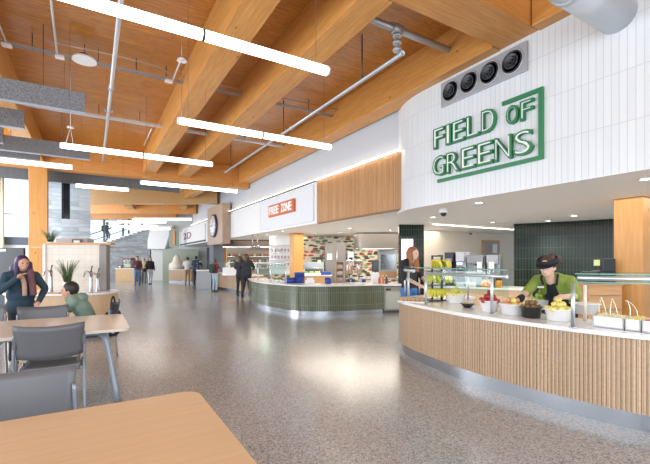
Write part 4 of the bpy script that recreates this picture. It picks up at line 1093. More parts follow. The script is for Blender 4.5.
# register and boxes beside the right column
D_ = 6.5
def vthing(name, label, cat, px, D, z): p = on_depth(px, 0, D); return thing(name, label, cat, (p.x, p.y, z), -TH)
t = vthing('side_counter', 'wooden side counter below the black register by the right column', 'counter', 603, D_, 0)
MB().box(-.25, .30, -.02, .5, 0, 1.02).make('body', OAKR, t); MB().box(-.27, .31, -.04, .52, 1.02, 1.05).make('top', flat('kraft_top', (.45, .28, .15), .6), t)
b = MB(); b.box(-.24, .29, -.03, -.02, .62, .625); b.box(-.24, .29, -.03, -.02, .85, .855); b.make('seams', BRONZE, t)
t = vthing('cash_register', 'black register with a yellow note beside the right wood column', 'register', 602, D_+.1, 1.05)
MB().box(-.02, .24, 0, .25, 0, .22, bev=.02).make('body', BLACK, t); MB().box(.0, .22, -.02, .0, .2, .42, bev=.01).make('screen', BLACK, t); MB().box(.03, .19, .02, .1, .22, .36).make('neck', BLACK, t)
MB().box(-.12, -.02, .02, .03, .30, .40).make('note', flat('yellow_note', (.72, .74, .36), .5), t)
MB().box(-.26, -.05, .0, .15, 0, .2, bev=.02).make('card_reader', BLACK, t)

# ================================================================== GREEN ISLAND
P = [on_floor(250, 300), on_floor(254, 304.6), on_floor(265, 309), on_floor(278, 312), on_floor(292, 314.5), on_floor(305, 315.6), on_floor(320, 315.8), on_floor(340, 315.4), on_floor(360, 314.6), on_floor(383, 313.3)]
isl = spline([(p.x, p.y) for p in P], 8); isl = [(p[0], p[1]) for p in isl]
IZ = .80
t = thing('island_counter', 'curved island counter faced in olive green vertical tiles with steel kick', 'counter')
# path runs from far end toward the right; outside is to the right of travel -> use negative offsets reversed
rv = isl[::-1]
def offi(d): return offset(isl, d)
s_out = 1
test = offset(isl, .1); 
if (Vector(test[len(test)//2]).length > Vector(isl[len(isl)//2]).length): s_out = -1
MB().prism(isl+offi(-s_out*.3)[::-1], 0, .13).make('kick_plate', KICK, t)
MB().prism(offi(s_out*.05)+offi(-s_out*.3)[::-1], .12, IZ-.03).make('tiled_front', GREENT, t)
MB().prism(offi(s_out*.08)+offi(-s_out*.85)[::-1], IZ-.03, IZ).make('counter_top', QUARTZ, t)
MB().prism(offi(-s_out*.3)+offi(-s_out*.8)[::-1], 0, IZ-.03).make('inner_cabinet', flat('inner_cab', (.4, .4, .4), .5), t)
# undercounter fridge at right
pf = on_floor(383.5, 313.5); D_ = pf.x*ST+pf.y*CT
t = thing('display_fridge', 'small glass door fridge at the right end of the green island', 'fridge', (pf.x, pf.y, 0), -TH+R(10))
MB().box(.02, .52, .02, .6, 0, IZ-.05).make('body', flat('fridge_body', (.10, .11, .12), .4), t)
t2 = MB().box(.02, .50, -.02, .018, .08, IZ-.08, bev=.006).make('door', flat('steel_door', (.4, .41, .42), .3, .8), t)
MB().box(.06, .46, -.026, -.02, .13, IZ-.2).make('glass', flat('fridge_glass', (.45, .48, .45), .1, spec=.8), t2)
MB().box(.06, .2, -.03, -.02, IZ-.17, IZ-.12).make('handle', BLACK, t2)
MB().box(-.02, .58, -.06, .7, IZ-.048, IZ).make('top', QUARTZ, t)
IT = IZ+.001
def ion(px, py): return on_z(px, py, IT)
def itm(name, label, cat, px, py, g=None): p = ion(px, py); return thing(name, label, cat, (p.x, p.y, IT), -TH, g)
def blue_bowl(px, py, r, h, label):
    t = itm('blue_bowl', label, 'bowl', px, py, 'blue bowls on the green island')
    MB().lathe([(r*.85, 0), (r, .01), (r*1.04, h), (r, h), (r*.9, .02), (.001, .02)], seg=24).make('shell', BLUE, t)
    MB().lathe([(r*1.03, h-.006), (r*1.07, h), (r*1.03, h+.006), (r*.99, h)], seg=24).make('rim', BLUE, t)
blue_bowl(290.5, 283, .16, .15, 'low blue bowl left of the tall blue tubs'); 
t = itm('blue_tub', 'tall stack of blue tubs in front of the wood column', 'tub', 299.5, 283); 
MB().lathe([(.14, 0), (.15, .17), (.155, .18), (.13, .18)], seg=24).make('lower_tub', BLUE, t); MB().lathe([(.14, .18), (.15, .3), (.15, .31), (.0, .31)], seg=24).make('upper_tub', BLUE, t)
blue_bowl(328, 283.5, .09, .16, 'narrow blue tub left of the wooden rack')
for k, px in enumerate((348, 353.5, 364)): blue_bowl(px, 282, .06, .08, ['small blue bowl left below the juice dispensers', 'small blue bowl in the middle below the juice dispensers', 'small blue bowl right of the dispenser stand'][k])
t = itm('napkin_caddy', 'white napkin caddy between the blue tubs', 'caddy', 310, 283.5); MB().box(-.13, .13, -.06, .1, 0, .1, bev=.01).make('tray', POTW, t); MB().box(-.09, .09, -.03, .07, .1, .16).make('napkins', WHITE, t)
t = itm('wooden_rack', 'tall wooden rack of wrapped snacks on the green island', 'rack', 340, 282.5)
b = MB(); b.box(-.13, -.10, 0, .25, 0, .62); b.box(.10, .13, 0, .25, 0, .62); b.box(-.1, .1, .23, .25, 0, .62); b.make('sides', OAKR, t)
for z in (.02, .21, .40, .6): MB().box(-.1, .1, 0, .24, z, z+.02).make('shelf', OAKR, t)
sn0 = None
for z in (.041, .231, .421):
    for k in range(4):
        if sn0 is None: o = sn0 = MB().box(-.019, .019, 0, .16, 0, .11, bev=.006).make('wrapped_snack', flat('wraps', (.55, .55, .6), .5, var=.5, bscale=14))
        else: o = sn0.copy(); C.objects.link(o)
        o.rotation_euler = (0, 0, -TH); v = Matrix.Rotation(-TH, 3, 'Z') @ Vector((-.07+k*.045, .03, z)); o.location = v+Vector(t.location)
        tag(o, 'wrapped snack standing in the tall wooden rack on the green island', 'snack', 'snacks in the wooden rack')
for k, px in enumerate((349.5, 359)):
    t = itm('juice_dispenser', ['clear drink dispenser on the island, left of the pair', 'clear drink dispenser on the island, right of the pair'][k], 'dispenser', px, 281.5)
    b = MB(); b.lathe([(.10, 0), (.10, .02), (.02, .03), (.02, .2), (.09, .22), (.09, .24)], seg=20); b.make('stand', CHROME, t)
    MB().lathe([(.105, .24), (.11, .26), (.11, .60), (.1, .62)], seg=20).make('jar', glassm('jar_glass', (.85, .78, .72), .25), t)
    MB().lathe([(.08, .25), (.085, .27), (.085, .5), (.0, .5)], seg=20).make('juice', flat('juice', (.55, .33, .22), .3), t)
    MB().lathe([(.115, .62), (.115, .65), (.03, .67), (.0, .69)], seg=20).make('lid', STEEL, t)
t = itm('order_tablet', 'black order tablet on a white stand at the right of the island', 'tablet', 375, 283)
MB().box(-.09, .11, .0, .03, .32, .66, bev=.01).make('screen', BLACK, t); MB().box(-.06, .08, -.004, 0, .38, .62).make('display', flat('dim_display', (.06, .07, .08), .2), t)
MB().box(-.1, .12, .03, .12, 0, .30, bev=.01).make('stand', POTW, t); MB().cyl((.01, .06, .3), (.01, .03, .36), .02).make('neck', DARK, t)
for k, (px, py, c, lab) in enumerate(((379.5, 283.5, (.55, .08, .04), 'red condiment bottle right of the order tablet'), (383, 283.5, (.6, .2, .08), 'orange condiment bottle next to the red one'), (386.5, 283.5, (.05, .05, .05), 'black condiment pot at the island end'))):
    t = itm('condiment_bottle', lab, 'bottle', px, py)
    MB().lathe([(.035, 0), (.04, .02), (.04, .13), (.015, .17), (.012, .2)], seg=14).make('body', flat('cond'+str(k), c, .4), t); MB().lathe([(.016, .2), (.016, .22), (.005, .25), (.001, .25)], seg=12).make('cap', POTW, t)
for k, px in enumerate((384, 392)):
    p = on_depth(px, 0, 12.4); t = thing('wooden_crate', ['open wooden crate behind the condiment bottles, left', 'open wooden crate behind the fridge top, right'][k], 'crate', (p.x, p.y, .90), -TH)
    b = MB(); b.box(-.14, .14, 0, .02, 0, .2); b.box(-.14, .14, .2, .22, 0, .2); b.box(-.14, -.12, 0, .22, 0, .2); b.box(.12, .14, 0, .22, 0, .2); b.make('walls', OAKR, t); MB().box(-.12, .12, .02, .2, 0, .02).make('floor_board', OAKR, t)
p = on_depth(388, 0, 12.4); tag(MB().box(-.9, .5, -.1, .5, .86, .899).make('prep_table', STEEL, None, (p.x, p.y, 0), -TH), 'steel prep table top behind the condiment bottles', 'table')
pt_ = [o for o in C.objects if o.name.startswith('prep_table')][-1]
for x in (-.85, .45):
    for y in (-.05, .45): MB().cyl((x, y, 0), (x, y, .86), .02).make('leg', STEEL, pt_)
# island sneeze guard at left
t = thing('sneeze_guard', 'glass sneeze guard over the food at the left end of the green island', 'sneeze guard')
ga, gb = ion(258, 281), ion(286, 284)
for q in (ga, gb, ga.lerp(gb, .5)): MB().cyl((q.x, q.y, IT), (q.x, q.y, 1.36), .016).make('post', ALU, t)
shelf([ga, gb], 1.36, (.5, .3), .014).make('glass_shelf', GLASS, t)
MB().tube([(ga.x, ga.y, 1.36), (gb.x, gb.y, 1.36)], .02, 8).make('rail', ALU, t)
MB().strip([(ga.x, ga.y), (gb.x, gb.y)], 1.0, 1.34, .008).make('front_pane', GLASS, t)
FOOD = [((.75, .6, .4), 'pale'), ((.6, .12, .06), 'red'), ((.25, .16, .1), 'brown'), ((.3, .4, .12), 'green'), ((.1, .12, .3), 'blue')]
for k, (px, py) in enumerate(((261, 280.5), (265, 281), (269.5, 281.5), (274, 282), (279, 282.5), (284, 283))):
    c, nm = FOOD[k % 5]; p = ion(px, py)
    t = thing('food_dish', ['pale food dish at the far left end of the island', 'red food dish second from the left under the island guard', 'brown food dish third under the island guard', 'green food dish fourth under the island guard', 'dark blue food dish fifth under the island guard', 'pale food dish nearest the blue bowls'][k], 'dish', (p.x+.25, p.y+.2, IT), -TH)
    MB().lathe([(.09, 0), (.13, .05), (.12, .05), (.08, .01), (.0, .01)], seg=18).make('dish', POTW, t)
    b = MB()
    for j in range(9): b.ball((.06*math.cos(j*.8), .06*math.sin(j*.8), .055), .03, u=8, v=6)
    b.make('food', flat('food_'+nm, c, .5), t)['kind'] = 'stuff'

# kitchen back: hood, fridge, appliances
def vbox(name, label, cat, pxa, pxb, ya, yb, D, dep, m, bev=.01):
    t = thing(name, label, cat, on_depth((pxa+pxb)/2, 0, D).xy.to_3d(), -TH); w_ = (pxb-pxa)/F*D/2
    MB().box(-w_, w_, 0, dep, lz(yb, D), lz(ya, D), bev=bev).make('body', m, t)
    return t, w_
D_ = 15.2
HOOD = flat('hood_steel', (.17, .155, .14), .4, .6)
t = thing('range_hood', 'wide curved stainless range hood above the cook line', 'hood')
pts = [(on_depth(px, 0, D_+dd).x, on_depth(px, 0, D_+dd).y) for px, dd in ((354, .8), (357, .2), (364, 0), (380, 0), (398, 0))]
MB().strip([tuple(p) for p in [q[:2] for q in spline([Vector(p) for p in pts], 5)]], lz(249, D_), 2.54, -.5).make('body', HOOD, t)
MB().tube([(*p, lz(249, D_)) for p in pts], .03, 8).make('lip', STEEL, t)
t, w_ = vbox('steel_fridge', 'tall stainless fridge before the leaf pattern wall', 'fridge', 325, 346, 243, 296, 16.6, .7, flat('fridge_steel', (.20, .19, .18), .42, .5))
MB().box(.02, w_-.02, -.03, -.002, .1, lz(245, 16.6)).make('door', flat('fridge_steel', (1, 1, 1)), t); MB().box(-w_+.02, -.02, -.03, -.002, .1, lz(245, 16.6)).make('door', flat('fridge_steel', (1, 1, 1)), t)
MB().cyl((.06, -.06, 1.1), (.06, -.06, 1.9), .02).make('handle', STEEL, t); MB().box(-.35, -.15, -.035, -.031, 1.5, 1.75).make('sheet', POTW, t)
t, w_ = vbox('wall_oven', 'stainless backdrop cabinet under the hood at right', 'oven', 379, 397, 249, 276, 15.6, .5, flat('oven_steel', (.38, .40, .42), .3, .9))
MB().box(-w_+.06, w_-.06, -.02, 0, 1.1, 1.7).make('door', flat('oven_door', (.28, .31, .34), .15, .8), t)
t, w_ = vbox('wall_dispenser', 'grey paper dispenser box on the leaf pattern wall', 'dispenser', 347.5, 354, 251.5, 266, 17.3, .25, STEEL)
MB().box(-.08, .08, -.01, 0, 1.4, 1.6).make('slot', BLACK, t)
t, w_ = vbox('prep_oven', 'stainless oven on legs left of the tall fridge', 'oven', 304, 324, 262, 292, 16.4, .6, flat('oven_steel', (1, 1, 1)))
MB().box(-w_+.05, w_-.05, -.02, 0, .3, 1.1).make('door', flat('oven_dark', (.08, .08, .09), .2), t); MB().cyl((-w_+.1, -.05, 1.15), (w_-.1, -.05, 1.15), .02).make('handle', STEEL, t)
t, w_ = vbox('coffee_brewer', 'black coffee brewer standing on the stainless oven', 'coffee machine', 316, 322.5, 257, 264.5, 16.5, .35, BLACK)
MB().box(-.07, .07, -.03, 0, lz(263, 16.5), lz(260, 16.5)).make('panel', flat('yellow_label', (.75, .65, .2), .5), t)
t, w_ = vbox('prep_table', 'wood fronted prep cabinet behind the blue tubs', 'cabinet', 303, 331, 276, 300, 14.2, .5, OAKR)
MB().box(-w_-.03, w_+.03, -.03, .53, lz(276, 14.2), lz(276, 14.2)+.03).make('top', QUARTZ, t)
zt_ = lz(276, 14.2)+.031
for k, (px, c, lab) in enumerate(((306, (.1, .35, .08), 'green produce tub on the prep cabinet, left'), (312, (.15, .45, .1), 'green produce tub on the prep cabinet, beside the first'), (318, (.8, .6, .1), 'yellow tub on the prep cabinet'))):
    p = on_depth(px, 0, 14.35); t = thing('produce_tub', lab, 'tub', (p.x, p.y, zt_), -TH); MB().box(-.1, .1, 0, .2, 0, .07).make('tub', POTW, t)
    b = MB()
    for j in range(6): b.ball((-.07+.05*(j % 3), .06+.08*(j//3), .09), .045, u=8, v=6)
    b.make('produce', flat('produce'+str(k), c, .5), t)['kind'] = 'stuff'
p = on_depth(326, 0, 14.3); t = thing('blue_tray', 'stack of blue trays on the prep cabinet', 'trays', (p.x, p.y, zt_), -TH); MB().box(-.18, .18, 0, .3, 0, .06, bev=.01).make('tray', BLUE, t); MB().box(-.17, .17, .01, .29, .06, .12, bev=.01).make('tray', BLUE, t)
# shelving by island column
t = thing('wall_shelf', 'white open shelving with cups left of the island wood column', 'shelf', on_depth(280, 0, 16.5).xy.to_3d(), -TH)
MB().box(-.5, .45, .3, .35, .9, 2.5).make('back', WHITE, t)
for z in (1.2, 1.5, 1.8, 2.1): MB().box(-.45, .42, 0, .3, z, z+.03).make('shelf', WHITE, t)
cup0 = None
for z in (1.231, 1.531, 1.831):
    for k in range(6):
        if cup0 is None: o = cup0 = MB().lathe([(.03, 0), (.042, .13), (.046, .14), (.038, .14), (.028, .01), (.001, .01)], seg=12).make('cup', flat('cups_mauve', (.45, .38, .46), .5))
        else: o = cup0.copy(); C.objects.link(o)
        v = Matrix.Rotation(-TH, 3, 'Z') @ Vector((-.36+k*.14, .12, z)); o.location = v+Vector(t.location)
        tag(o, 'mauve cup standing in rows on the white open shelving left of the island column', 'cup', 'cups on the white shelving')
t, w_ = vbox('range_hood', 'long dark bronze hood band at the far left of the kitchen', 'hood', 223, 288, 238.5, 247, 20.5, .8, BRONZE)
MB().box(-w_, w_, -.02, 0, lz(247.5, 20.5), lz(246.5, 20.5)).make('lip', STEEL, t)
# hanging utensil lamps
for k, px in enumerate((252.5, 257.5)):
    p = on_depth(px, 0, 16); t = thing('heat_lamp', ['chrome heat lamp hanging over the left end of the kitchen, left of two', 'chrome heat lamp hanging over the left end of the kitchen, right of two'][k], 'lamp', (p.x, p.y, 0)); MB().cyl((0, 0, lz(247, 16)), (0, 0, 2.55), .015).make('rod', STEEL, t)
    MB().lathe([(.03, .12), (.06, .1), (.12, 0), (.11, 0)], (0, 0, lz(248, 16)), 18).make('shade', CHROME, t)

# food line behind the black-clad pair: slatted counter
def slat_counter(pts, label, zt=.86, dep=.6, m=SLAT):
    t = thing('serving_counter', label, 'counter')
    pp = [tuple(p.xy) for p in pts]; s_ = 1
    mid = offset(pp, .1); s_ = 1 if Vector(mid[0]).length < Vector(pp[0]).length else -1
    MB().prism(pp+offset(pp, -s_*dep)[::-1], 0, .14).make('kick_plate', KICK, t)
    path = offset(pp, s_*.03)
    if s_ > 0: path = path[::-1]
    corrug(path, .13, zt-.04, .08, .02, .015).make('slat_front', m, t)
    MB().prism(offset(pp, s_*.02)+offset(pp, -s_*dep)[::-1], .13, zt-.04).make('core', BROWNP, t)
    MB().prism(offset(pp, s_*.06)+offset(pp, -s_*dep)[::-1], zt-.04, zt).make('counter_top', QUARTZ, t)
    return t
slat_counter([on_floor(206, 287), on_floor(218, 289), on_floor(236, 292.4), on_floor(250, 296)], 'oak slat serving counter behind the pair in black')
slat_counter([on_floor(169, 282.4), on_floor(184, 283), on_floor(192, 283.6)], 'far pale wood serving counter behind the person in the white shirt', .9)
# steel bin unit + sneeze guard between
p = on_floor(204, 290); t = thing('steel_cart', 'steel self serve unit left of the maroon sweater', 'cart', (p.x, p.y, 0), -TH)
MB().box(-.45, .3, .2, .7, .0, .95, bev=.01).make('body', flat('cart_steel', (.30, .31, .33), .45, .3), t); MB().box(-.45, .3, .15, .72, .95, 1.0).make('top', QUARTZ, t)
b = MB(); b.box(-.43, -.4, .2, .7, 1.0, 1.4); b.box(.25, .28, .2, .7, 1.0, 1.4); b.box(-.43, .28, .2, .6, 1.4, 1.42); b.make('glass_guard', GLASS, t)
p = on_floor(232, 293); t = thing('sneeze_guard', 'glass food guard on the oak slat counter before the pair in black', 'sneeze guard', (p.x+.3, p.y+.3, .861), -TH-.3)
b = MB(); b.box(-1.2, 1.0, 0, .02, .1, .5); b.box(-1.2, 1.0, 0, .4, .5, .52); b.make('pane', GLASS, t); b = MB()
for x in (-1.2, -.1, 1.0): b.cyl((x, .01, 0), (x, .01, .52), .02)
b.make('post', ALU, t)
t, w_ = vbox('white_screen', 'low white screen panel on the counter between the maroon sweater and the pair in black', 'panel', 222.5, 239, 267.5, 275, 17.0, .03, POTW)
MB().box(-w_, w_, -.01, 0, lz(275.3, 17), lz(274.7, 17)).make('foot', STEEL, t)
t, w_ = vbox('kitchen_post', 'orange wood post far behind the maroon sweater', 'post', 216, 226, 247, 283, 21.5, .3, COLW)
t, w_ = vbox('dark_doorway', 'dark door panel right of the clock pier post', 'panel', 206.5, 212.5, 247.5, 286.2, 22.6, .1, flat('navy_dark', (.03, .04, .06), .4))
# warm shelves behind
t = thing('kitchen_shelf', 'shelves of kitchen jars behind the heads of the pair in black', 'shelf', on_depth(255, 0, 23.6).xy.to_3d(), -TH)
MB().box(-2.2, 2.2, .35, .4, .6, 2.1).make('back', flat('warm_back', (.55, .45, .36), .6), t)
for z in (1.0, 1.35, 1.7): MB().box(-2.2, 2.2, 0, .35, z, z+.03).make('shelf', STEEL, t)
cols = [(.6, .15, .05), (.75, .6, .4), (.1, .12, .2), (.2, .3, .1), (.8, .78, .75), (.4, .2, .08)]
def on_thing(t_, x, y, z): 
    v = Matrix.Rotation(t_.rotation_euler.z, 3, 'Z') @ Vector((x, y, z)); return v+Vector(t_.location)
jp = {}
for z in (1.03, 1.38, 1.73):
    for k in range(27):
        ci = (k*5+int(z*10)) % 6
        if ci not in jp: o = jp[ci] = MB().lathe([(.045, 0), (.05, .01), (.05, .13), (.03, .16), (.001, .165)], seg=10).make('jar', flat('jarcol'+str(ci), cols[ci], .5))
        else: o = jp[ci].copy(); C.objects.link(o)
        o.location = on_thing(t, -2.05+k*.155, .15, z+.001)
        tag(o, 'small jar among many on the shelves behind the heads of the pair in black', 'jar', 'jars on the far kitchen shelves')

# popcorn counter in the lobby
D_ = 28.3
t = thing('lobby_counter', 'small wood fronted counter below the stairs in the far lobby', 'counter')
far(MB().box(lx(115.5, D_), lx(136, D_), D_, D_+.6, 0, lz(268.8, D_)), 'body', wood('lobby_wood', (.62, .40, .22), (.5, .3, .14), (10, 10, .8), 3), t)
far(MB().box(lx(115, D_), lx(136.5, D_), D_-.04, D_+.6, lz(268.8, D_), lz(268.2, D_)), 'top', QUARTZ, t)
t = thing('popcorn_machine', 'glass popcorn cabinet with dark red frame on the lobby counter', 'popcorn machine'); xa_, xb_ = lx(122.5, D_), lx(130.5, D_); z0, z1 = lz(268.1, D_), lz(258, D_)
b = MB()
for x in (xa_, xb_):
    for y in (D_+.05, D_+.5): b.box(x-.025, x+.025, y-.02, y+.02, z0, z1)
b.box(xa_, xb_, D_+.03, D_+.52, z1-.12, z1); b.box(xa_, xb_, D_+.03, D_+.52, z0, z0+.06); far(b, 'frame', flat('maroon_frame', (.22, .06, .05), .4), t)
far(MB().box(xa_+.03, xb_-.03, D_+.08, D_+.48, z0+.06, z0+.3), 'popcorn', flat('popcorn', (.8, .72, .5), .8, bump=1, bscale=40), t)
far(MB().box(xa_+.03, xb_-.03, D_+.05, D_+.06, z0+.06, z1-.12), 'pane', GLASS, t)
t = thing('napkin_box', 'small dark box left of the popcorn cabinet', 'box'); far(MB().box(lx(117, D_), lx(121, D_), D_+.1, D_+.4, lz(268.1, D_), lz(265, D_)), 'case', DARK, t); far(MB().box(lx(118, D_), lx(120, D_), D_+.09, D_+.1, lz(267.5, D_), lz(266, D_)), 'slot', POTW, t)
t = thing('napkin_stand', 'white pyramid display with warm light on the far serving counter', 'display'); D_ = 28.0
p = on_depth(173, 0, D_-1.0)
b = MB(); b.lathe([(.55, 0), (.5, .35), (.3, .5), (.22, .8), (.08, 1.0), (.001, 1.02)], seg=18); b.make('shell', flat('warm_white', (.85, .78, .66), .5), t, (p.x+.3, p.y+.3, .901)); MB().lathe([(.57, 0), (.57, .05), (.5, .05)], seg=18).make('rim', STEEL, t, (p.x+.3, p.y+.3, .901))

# ================================================================== PEOPLE
def person(loc, face, label, top, bottom, hair, skin=SKIN, pose=None, h=1.7, long_hair=False, shoe=BLACK, vox=.03, hands=False, extra=None, sleeve=1.0, coat=False, hairshape=None):
    """local frame: facing +y, standing on z=0; joints can be overridden through pose"""
    s = h/1.72
    J = dict(pel=(0, 0, .93), waist=(0, 0, 1.08), chest=(0, 0, 1.28), sh=(0, 0, 1.41), neck=(0, .0, 1.47), head=(0, .02, 1.60),
             sL=(-.185, 0, 1.40), sR=(.185, 0, 1.40), eL=(-.24, -.02, 1.13), eR=(.24, -.02, 1.13), wL=(-.24, .10, .90), wR=(.24, .10, .90),
             hL=(-.09, 0, .90), hR=(.09, 0, .90), kL=(-.10, .03, .49), kR=(.10, .03, .49), aL=(-.11, -.01, .08), aR=(.11, -.01, .08))
    if pose: J.update(pose)
    J = {k: Vector(v)*s for k, v in J.items()}
    t = thing('person', label, 'person', loc, face)
    def tor(b, g):
        for a, c, r1, r2, sx in (('pel', 'waist', .125, .115, 1.25), ('waist', 'chest', .115, .135, 1.28), ('chest', 'sh', .135, .10, 1.35)):
            for k in range(6):
                f = k/5; p = J[a].lerp(J[c], f); r = (r1+(r2-r1)*f+g)*s; b.ball(p, r, (sx, .82, .8), 14, 10)
    b = MB(); tor(b, 0)
    b.caps(J['neck']-Vector((0, 0, .06*s)), J['head']-Vector((0, 0, .02*s)), .052*s)
    hd = J['head']; b.ball(hd+Vector((0, 0, .012*s)), .098*s, (.80, .98, 1.12), 20, 14); b.ball(hd+Vector((0, .028, -.06))*s if False else hd+Vector((0, .026*s, -.058*s)), .06*s, (.9, .9, .95))
    b.ball(hd+Vector((0, .098*s, -.012*s)), .017*s, (.8, 1, 1.5)); b.ball(hd+Vector((0, .088*s, -.058*s)), .02*s, (1.4, .6, .5))
    for q in (-1, 1): b.ball(hd+Vector((q*.08*s, -.005, -.01*s)), .025*s, (.4, .8, 1.2))
    for q in 'LR':
        b.caps(J['s'+q], J['e'+q], .05*s, .04*s); b.caps(J['e'+q], J['w'+q], .04*s, .028*s)
        d = (J['w'+q]-J['e'+q]).normalized(); sd = d.cross(Vector((0, 0, 1)) if abs(d.z) < .9 else Vector((0, 1, 0))).normalized(); pm = J['w'+q]+d*.045*s; up_ = sd.cross(d)
        b.ball(pm, .038*s, (.9, .9, .9))
        if hands:
            for k in range(4):
                o_ = sd*(k-1.5)*.020*s; L_ = (.075, .085, .08, .062)[k]*s
                k1 = pm+d*.03*s+o_; k2 = k1+d*L_*.5-up_*.008*s; k3 = k2+d*L_*.4-up_*.022*s
                b.caps(k1, k2, .010*s, .0095*s, 8); b.caps(k2, k3, .0095*s, .008*s, 8)
            k1 = J['w'+q]+sd*.03*s+d*.015*s; k2 = k1+(sd*.6+d)*.035*s; b.caps(k1, k2, .012*s, .011*s, 8); b.caps(k2, k2+(d-up_*.4)*.028*s, .011*s, .009*s, 8)
        else:
            b.caps(pm, pm+d*.07*s, .032*s, .022*s)
        b.caps(J['h'+q], J['k'+q], .08*s, .055*s); b.caps(J['k'+q], J['a'+q], .052*s, .036*s)
    b.make('body', skin, t, remesh=vox*.6 if hands else vox, smooth=3)
    b = MB(); tor(b, .018)
    for q in 'LR':
        b.caps(J['s'+q], J['e'+q], .068*s, .056*s); e2 = J['e'+q].lerp(J['w'+q], sleeve); b.caps(J['e'+q], e2, .056*s, .043*s)
        b.ball(J['s'+q].lerp(J['sh'], .3), .075*s)
    if coat: b.ball(J['pel']-Vector((0, 0, .02)), .18*s, (1.2, .9, .9)); b.ball(J['waist'], .17*s, (1.2, .9, .9))
    b.make('jacket' if top is not None else 'top', top, t, remesh=vox, smooth=3)
    b = MB(); b.ball(J['pel'], .14*s, (1.2, .85, .8))
    for q in 'LR': b.ball(J['h'+q], .105*s); b.caps(J['h'+q], J['k'+q], .098*s, .07*s); b.caps(J['k'+q], J['a'+q]+Vector((0, 0, .0)), .068*s, .055*s)
    b.make('trousers', bottom, t, remesh=vox, smooth=3)
    for q in 'LR':
        b = MB(); a = J['a'+q]; b.ball((a.x, a.y-.01, .05*s), .05*s, (.85, 1.1, .95)); b.ball((a.x, a.y+.10*s, .036*s), .045*s, (.95, 1.6, .75)); b.caps((a.x, a.y, .045*s), (a.x, a.y+.1*s, .034*s), .042*s, .034*s)
        for v in b.bm.verts: v.co.z = max(v.co.z, 0.002)
        b.make('shoe', shoe, t)
    b = MB(); b.ball(hd+Vector((0, -.022*s, .035*s)), .108*s, (.88, .98, 1.02), 18, 12)
    if long_hair:
        b.caps(hd+Vector((0, -.06*s, .0)), hd+Vector((0, -.09*s, -.2*s)), .085*s, .06*s)
        for q in (-1, 1): b.caps(hd+Vector((q*.075*s, -.01, .0)), hd+Vector((q*.095*s, .01, -.22*s)), .036*s, .03*s)
    if hairshape: hairshape(b, hd, s)
    # keep the face clear
    for v in b.bm.verts:
        r_ = v.co-hd
        if r_.y > .045*s and r_.z < .06*s and not long_hair: v.co.y = hd.y+.045*s
        if long_hair and r_.y > .04*s and r_.z < .055*s: v.co.y = hd.y+.04*s
    b.make('hair', hair, t, remesh=vox*.7, smooth=2)
    b = MB()
    for q in (-1, 1): b.ball(hd+Vector((q*.032*s, .086*s, .012*s)), .011*s, (1.2, .6, .8), 10, 8)
    b.make('eyes', BLACK, t)
    if extra: extra(t, J, s, hd)
    return t
def fl(px, py): p = on_floor(px, py); return (p.x, p.y, 0)
cl = lambda n, c, r=.8: flat('cloth_'+n, c, r, var=.2, bscale=18)
HB, HBR, HAUB = cl('hair_black', (.02, .016, .015), .5), cl('hair_brown', (.09, .045, .02), .5), cl('hair_auburn', (.30, .11, .04), .5)
JEAN, LJEAN, BLK, NAVY = cl('jeans', (.10, .20, .36)), cl('light_jeans', (.38, .50, .62)), cl('black', (.018, .018, .024)), cl('navy', (.025, .035, .09))
away = lambda deg: R(deg)
def backpack(m, z=1.2):
    def f(t, J, s, hd):
        b = MB(); b.box(-.15*s, .15*s, -.30*s, -.12*s, (z-.22)*s, (z+.22)*s, bev=.05*s); b.make('backpack', m, t)
    return f
def bag(m, x=.3):
    def f(t, J, s, hd):
        b = MB(); b.box(x-.12, x+.12, -.07, .07, .78, 1.0, bev=.02); b.tube([(x-.08, 0, 1.0), (x*.5, 0, 1.42), (x+.08, 0, 1.0)], .012, 6); b.make('shoulder_bag', m, t)
    return f
walk = dict(aL=(-.1, -.18, .10), kL=(-.1, .0, .5), aR=(.1, .16, .08), kR=(.1, .12, .5))
walk2 = dict(aL=(-.09, .14, .08), kL=(-.1, .1, .5), aR=(.09, -.12, .09), kR=(.1, .02, .5))
reach = dict(eR=(.26, .12, 1.2), wR=(.18, .38, 1.12), eL=(-.26, .10, 1.2), wL=(-.16, .34, 1.08), head=(0, .05, 1.58))
person(fl(137.3, 285.4), PI+R(-10), 'walking person in dark red-black jacket and jeans with carried phone, leftmost of the far trio', cl('dark_red', (.10, .03, .04)), JEAN, HB, pose={**walk, 'eR': (.26, .02, 1.15), 'wR': (.12, .22, 1.15)}, h=1.72)
person(fl(143.6, 283.2), PI, 'person in cream top and grey trousers walking behind, middle of the far trio', cl('cream', (.66, .56, .40)), cl('grey_trousers', (.16, .14, .14)), cl('hair_blond', (.45, .28, .12)), pose=walk2, h=1.66, long_hair=True)
person(fl(150, 284.2), PI+R(12), 'walking person in black coat and white jeans with a bag, rightmost of the far trio', BLK, cl('white_jeans', (.60, .64, .68)), HBR, pose=walk, h=1.7, long_hair=True, extra=bag(BLK))
person(fl(187.5, 284.6), R(-15), 'person in white shirt and tan trousers at the far counter', cl('white_shirt', (.74, .74, .74)), cl('tan', (.42, .27, .14)), HBR, pose=reach, h=1.7)
person(fl(196, 285), R(-35), 'person in navy hoodie and dark trousers reaching over the far counter', NAVY, cl('dark_navy', (.02, .025, .05)), HB, pose=reach, h=1.76)
person(fl(215, 291.6), R(-60), 'person in maroon sweater and light jeans with a dark green backpack', cl('maroon', (.25, .02, .035)), LJEAN, HBR, pose=reach, h=1.56, long_hair=True, extra=backpack(cl('pack_green', (.03, .05, .035))))
person(fl(240, 296), R(-40), 'person in black partly hidden, left of the pair in black at the oak slat counter', BLK, BLK, HBR, pose=reach, h=1.66, long_hair=True)
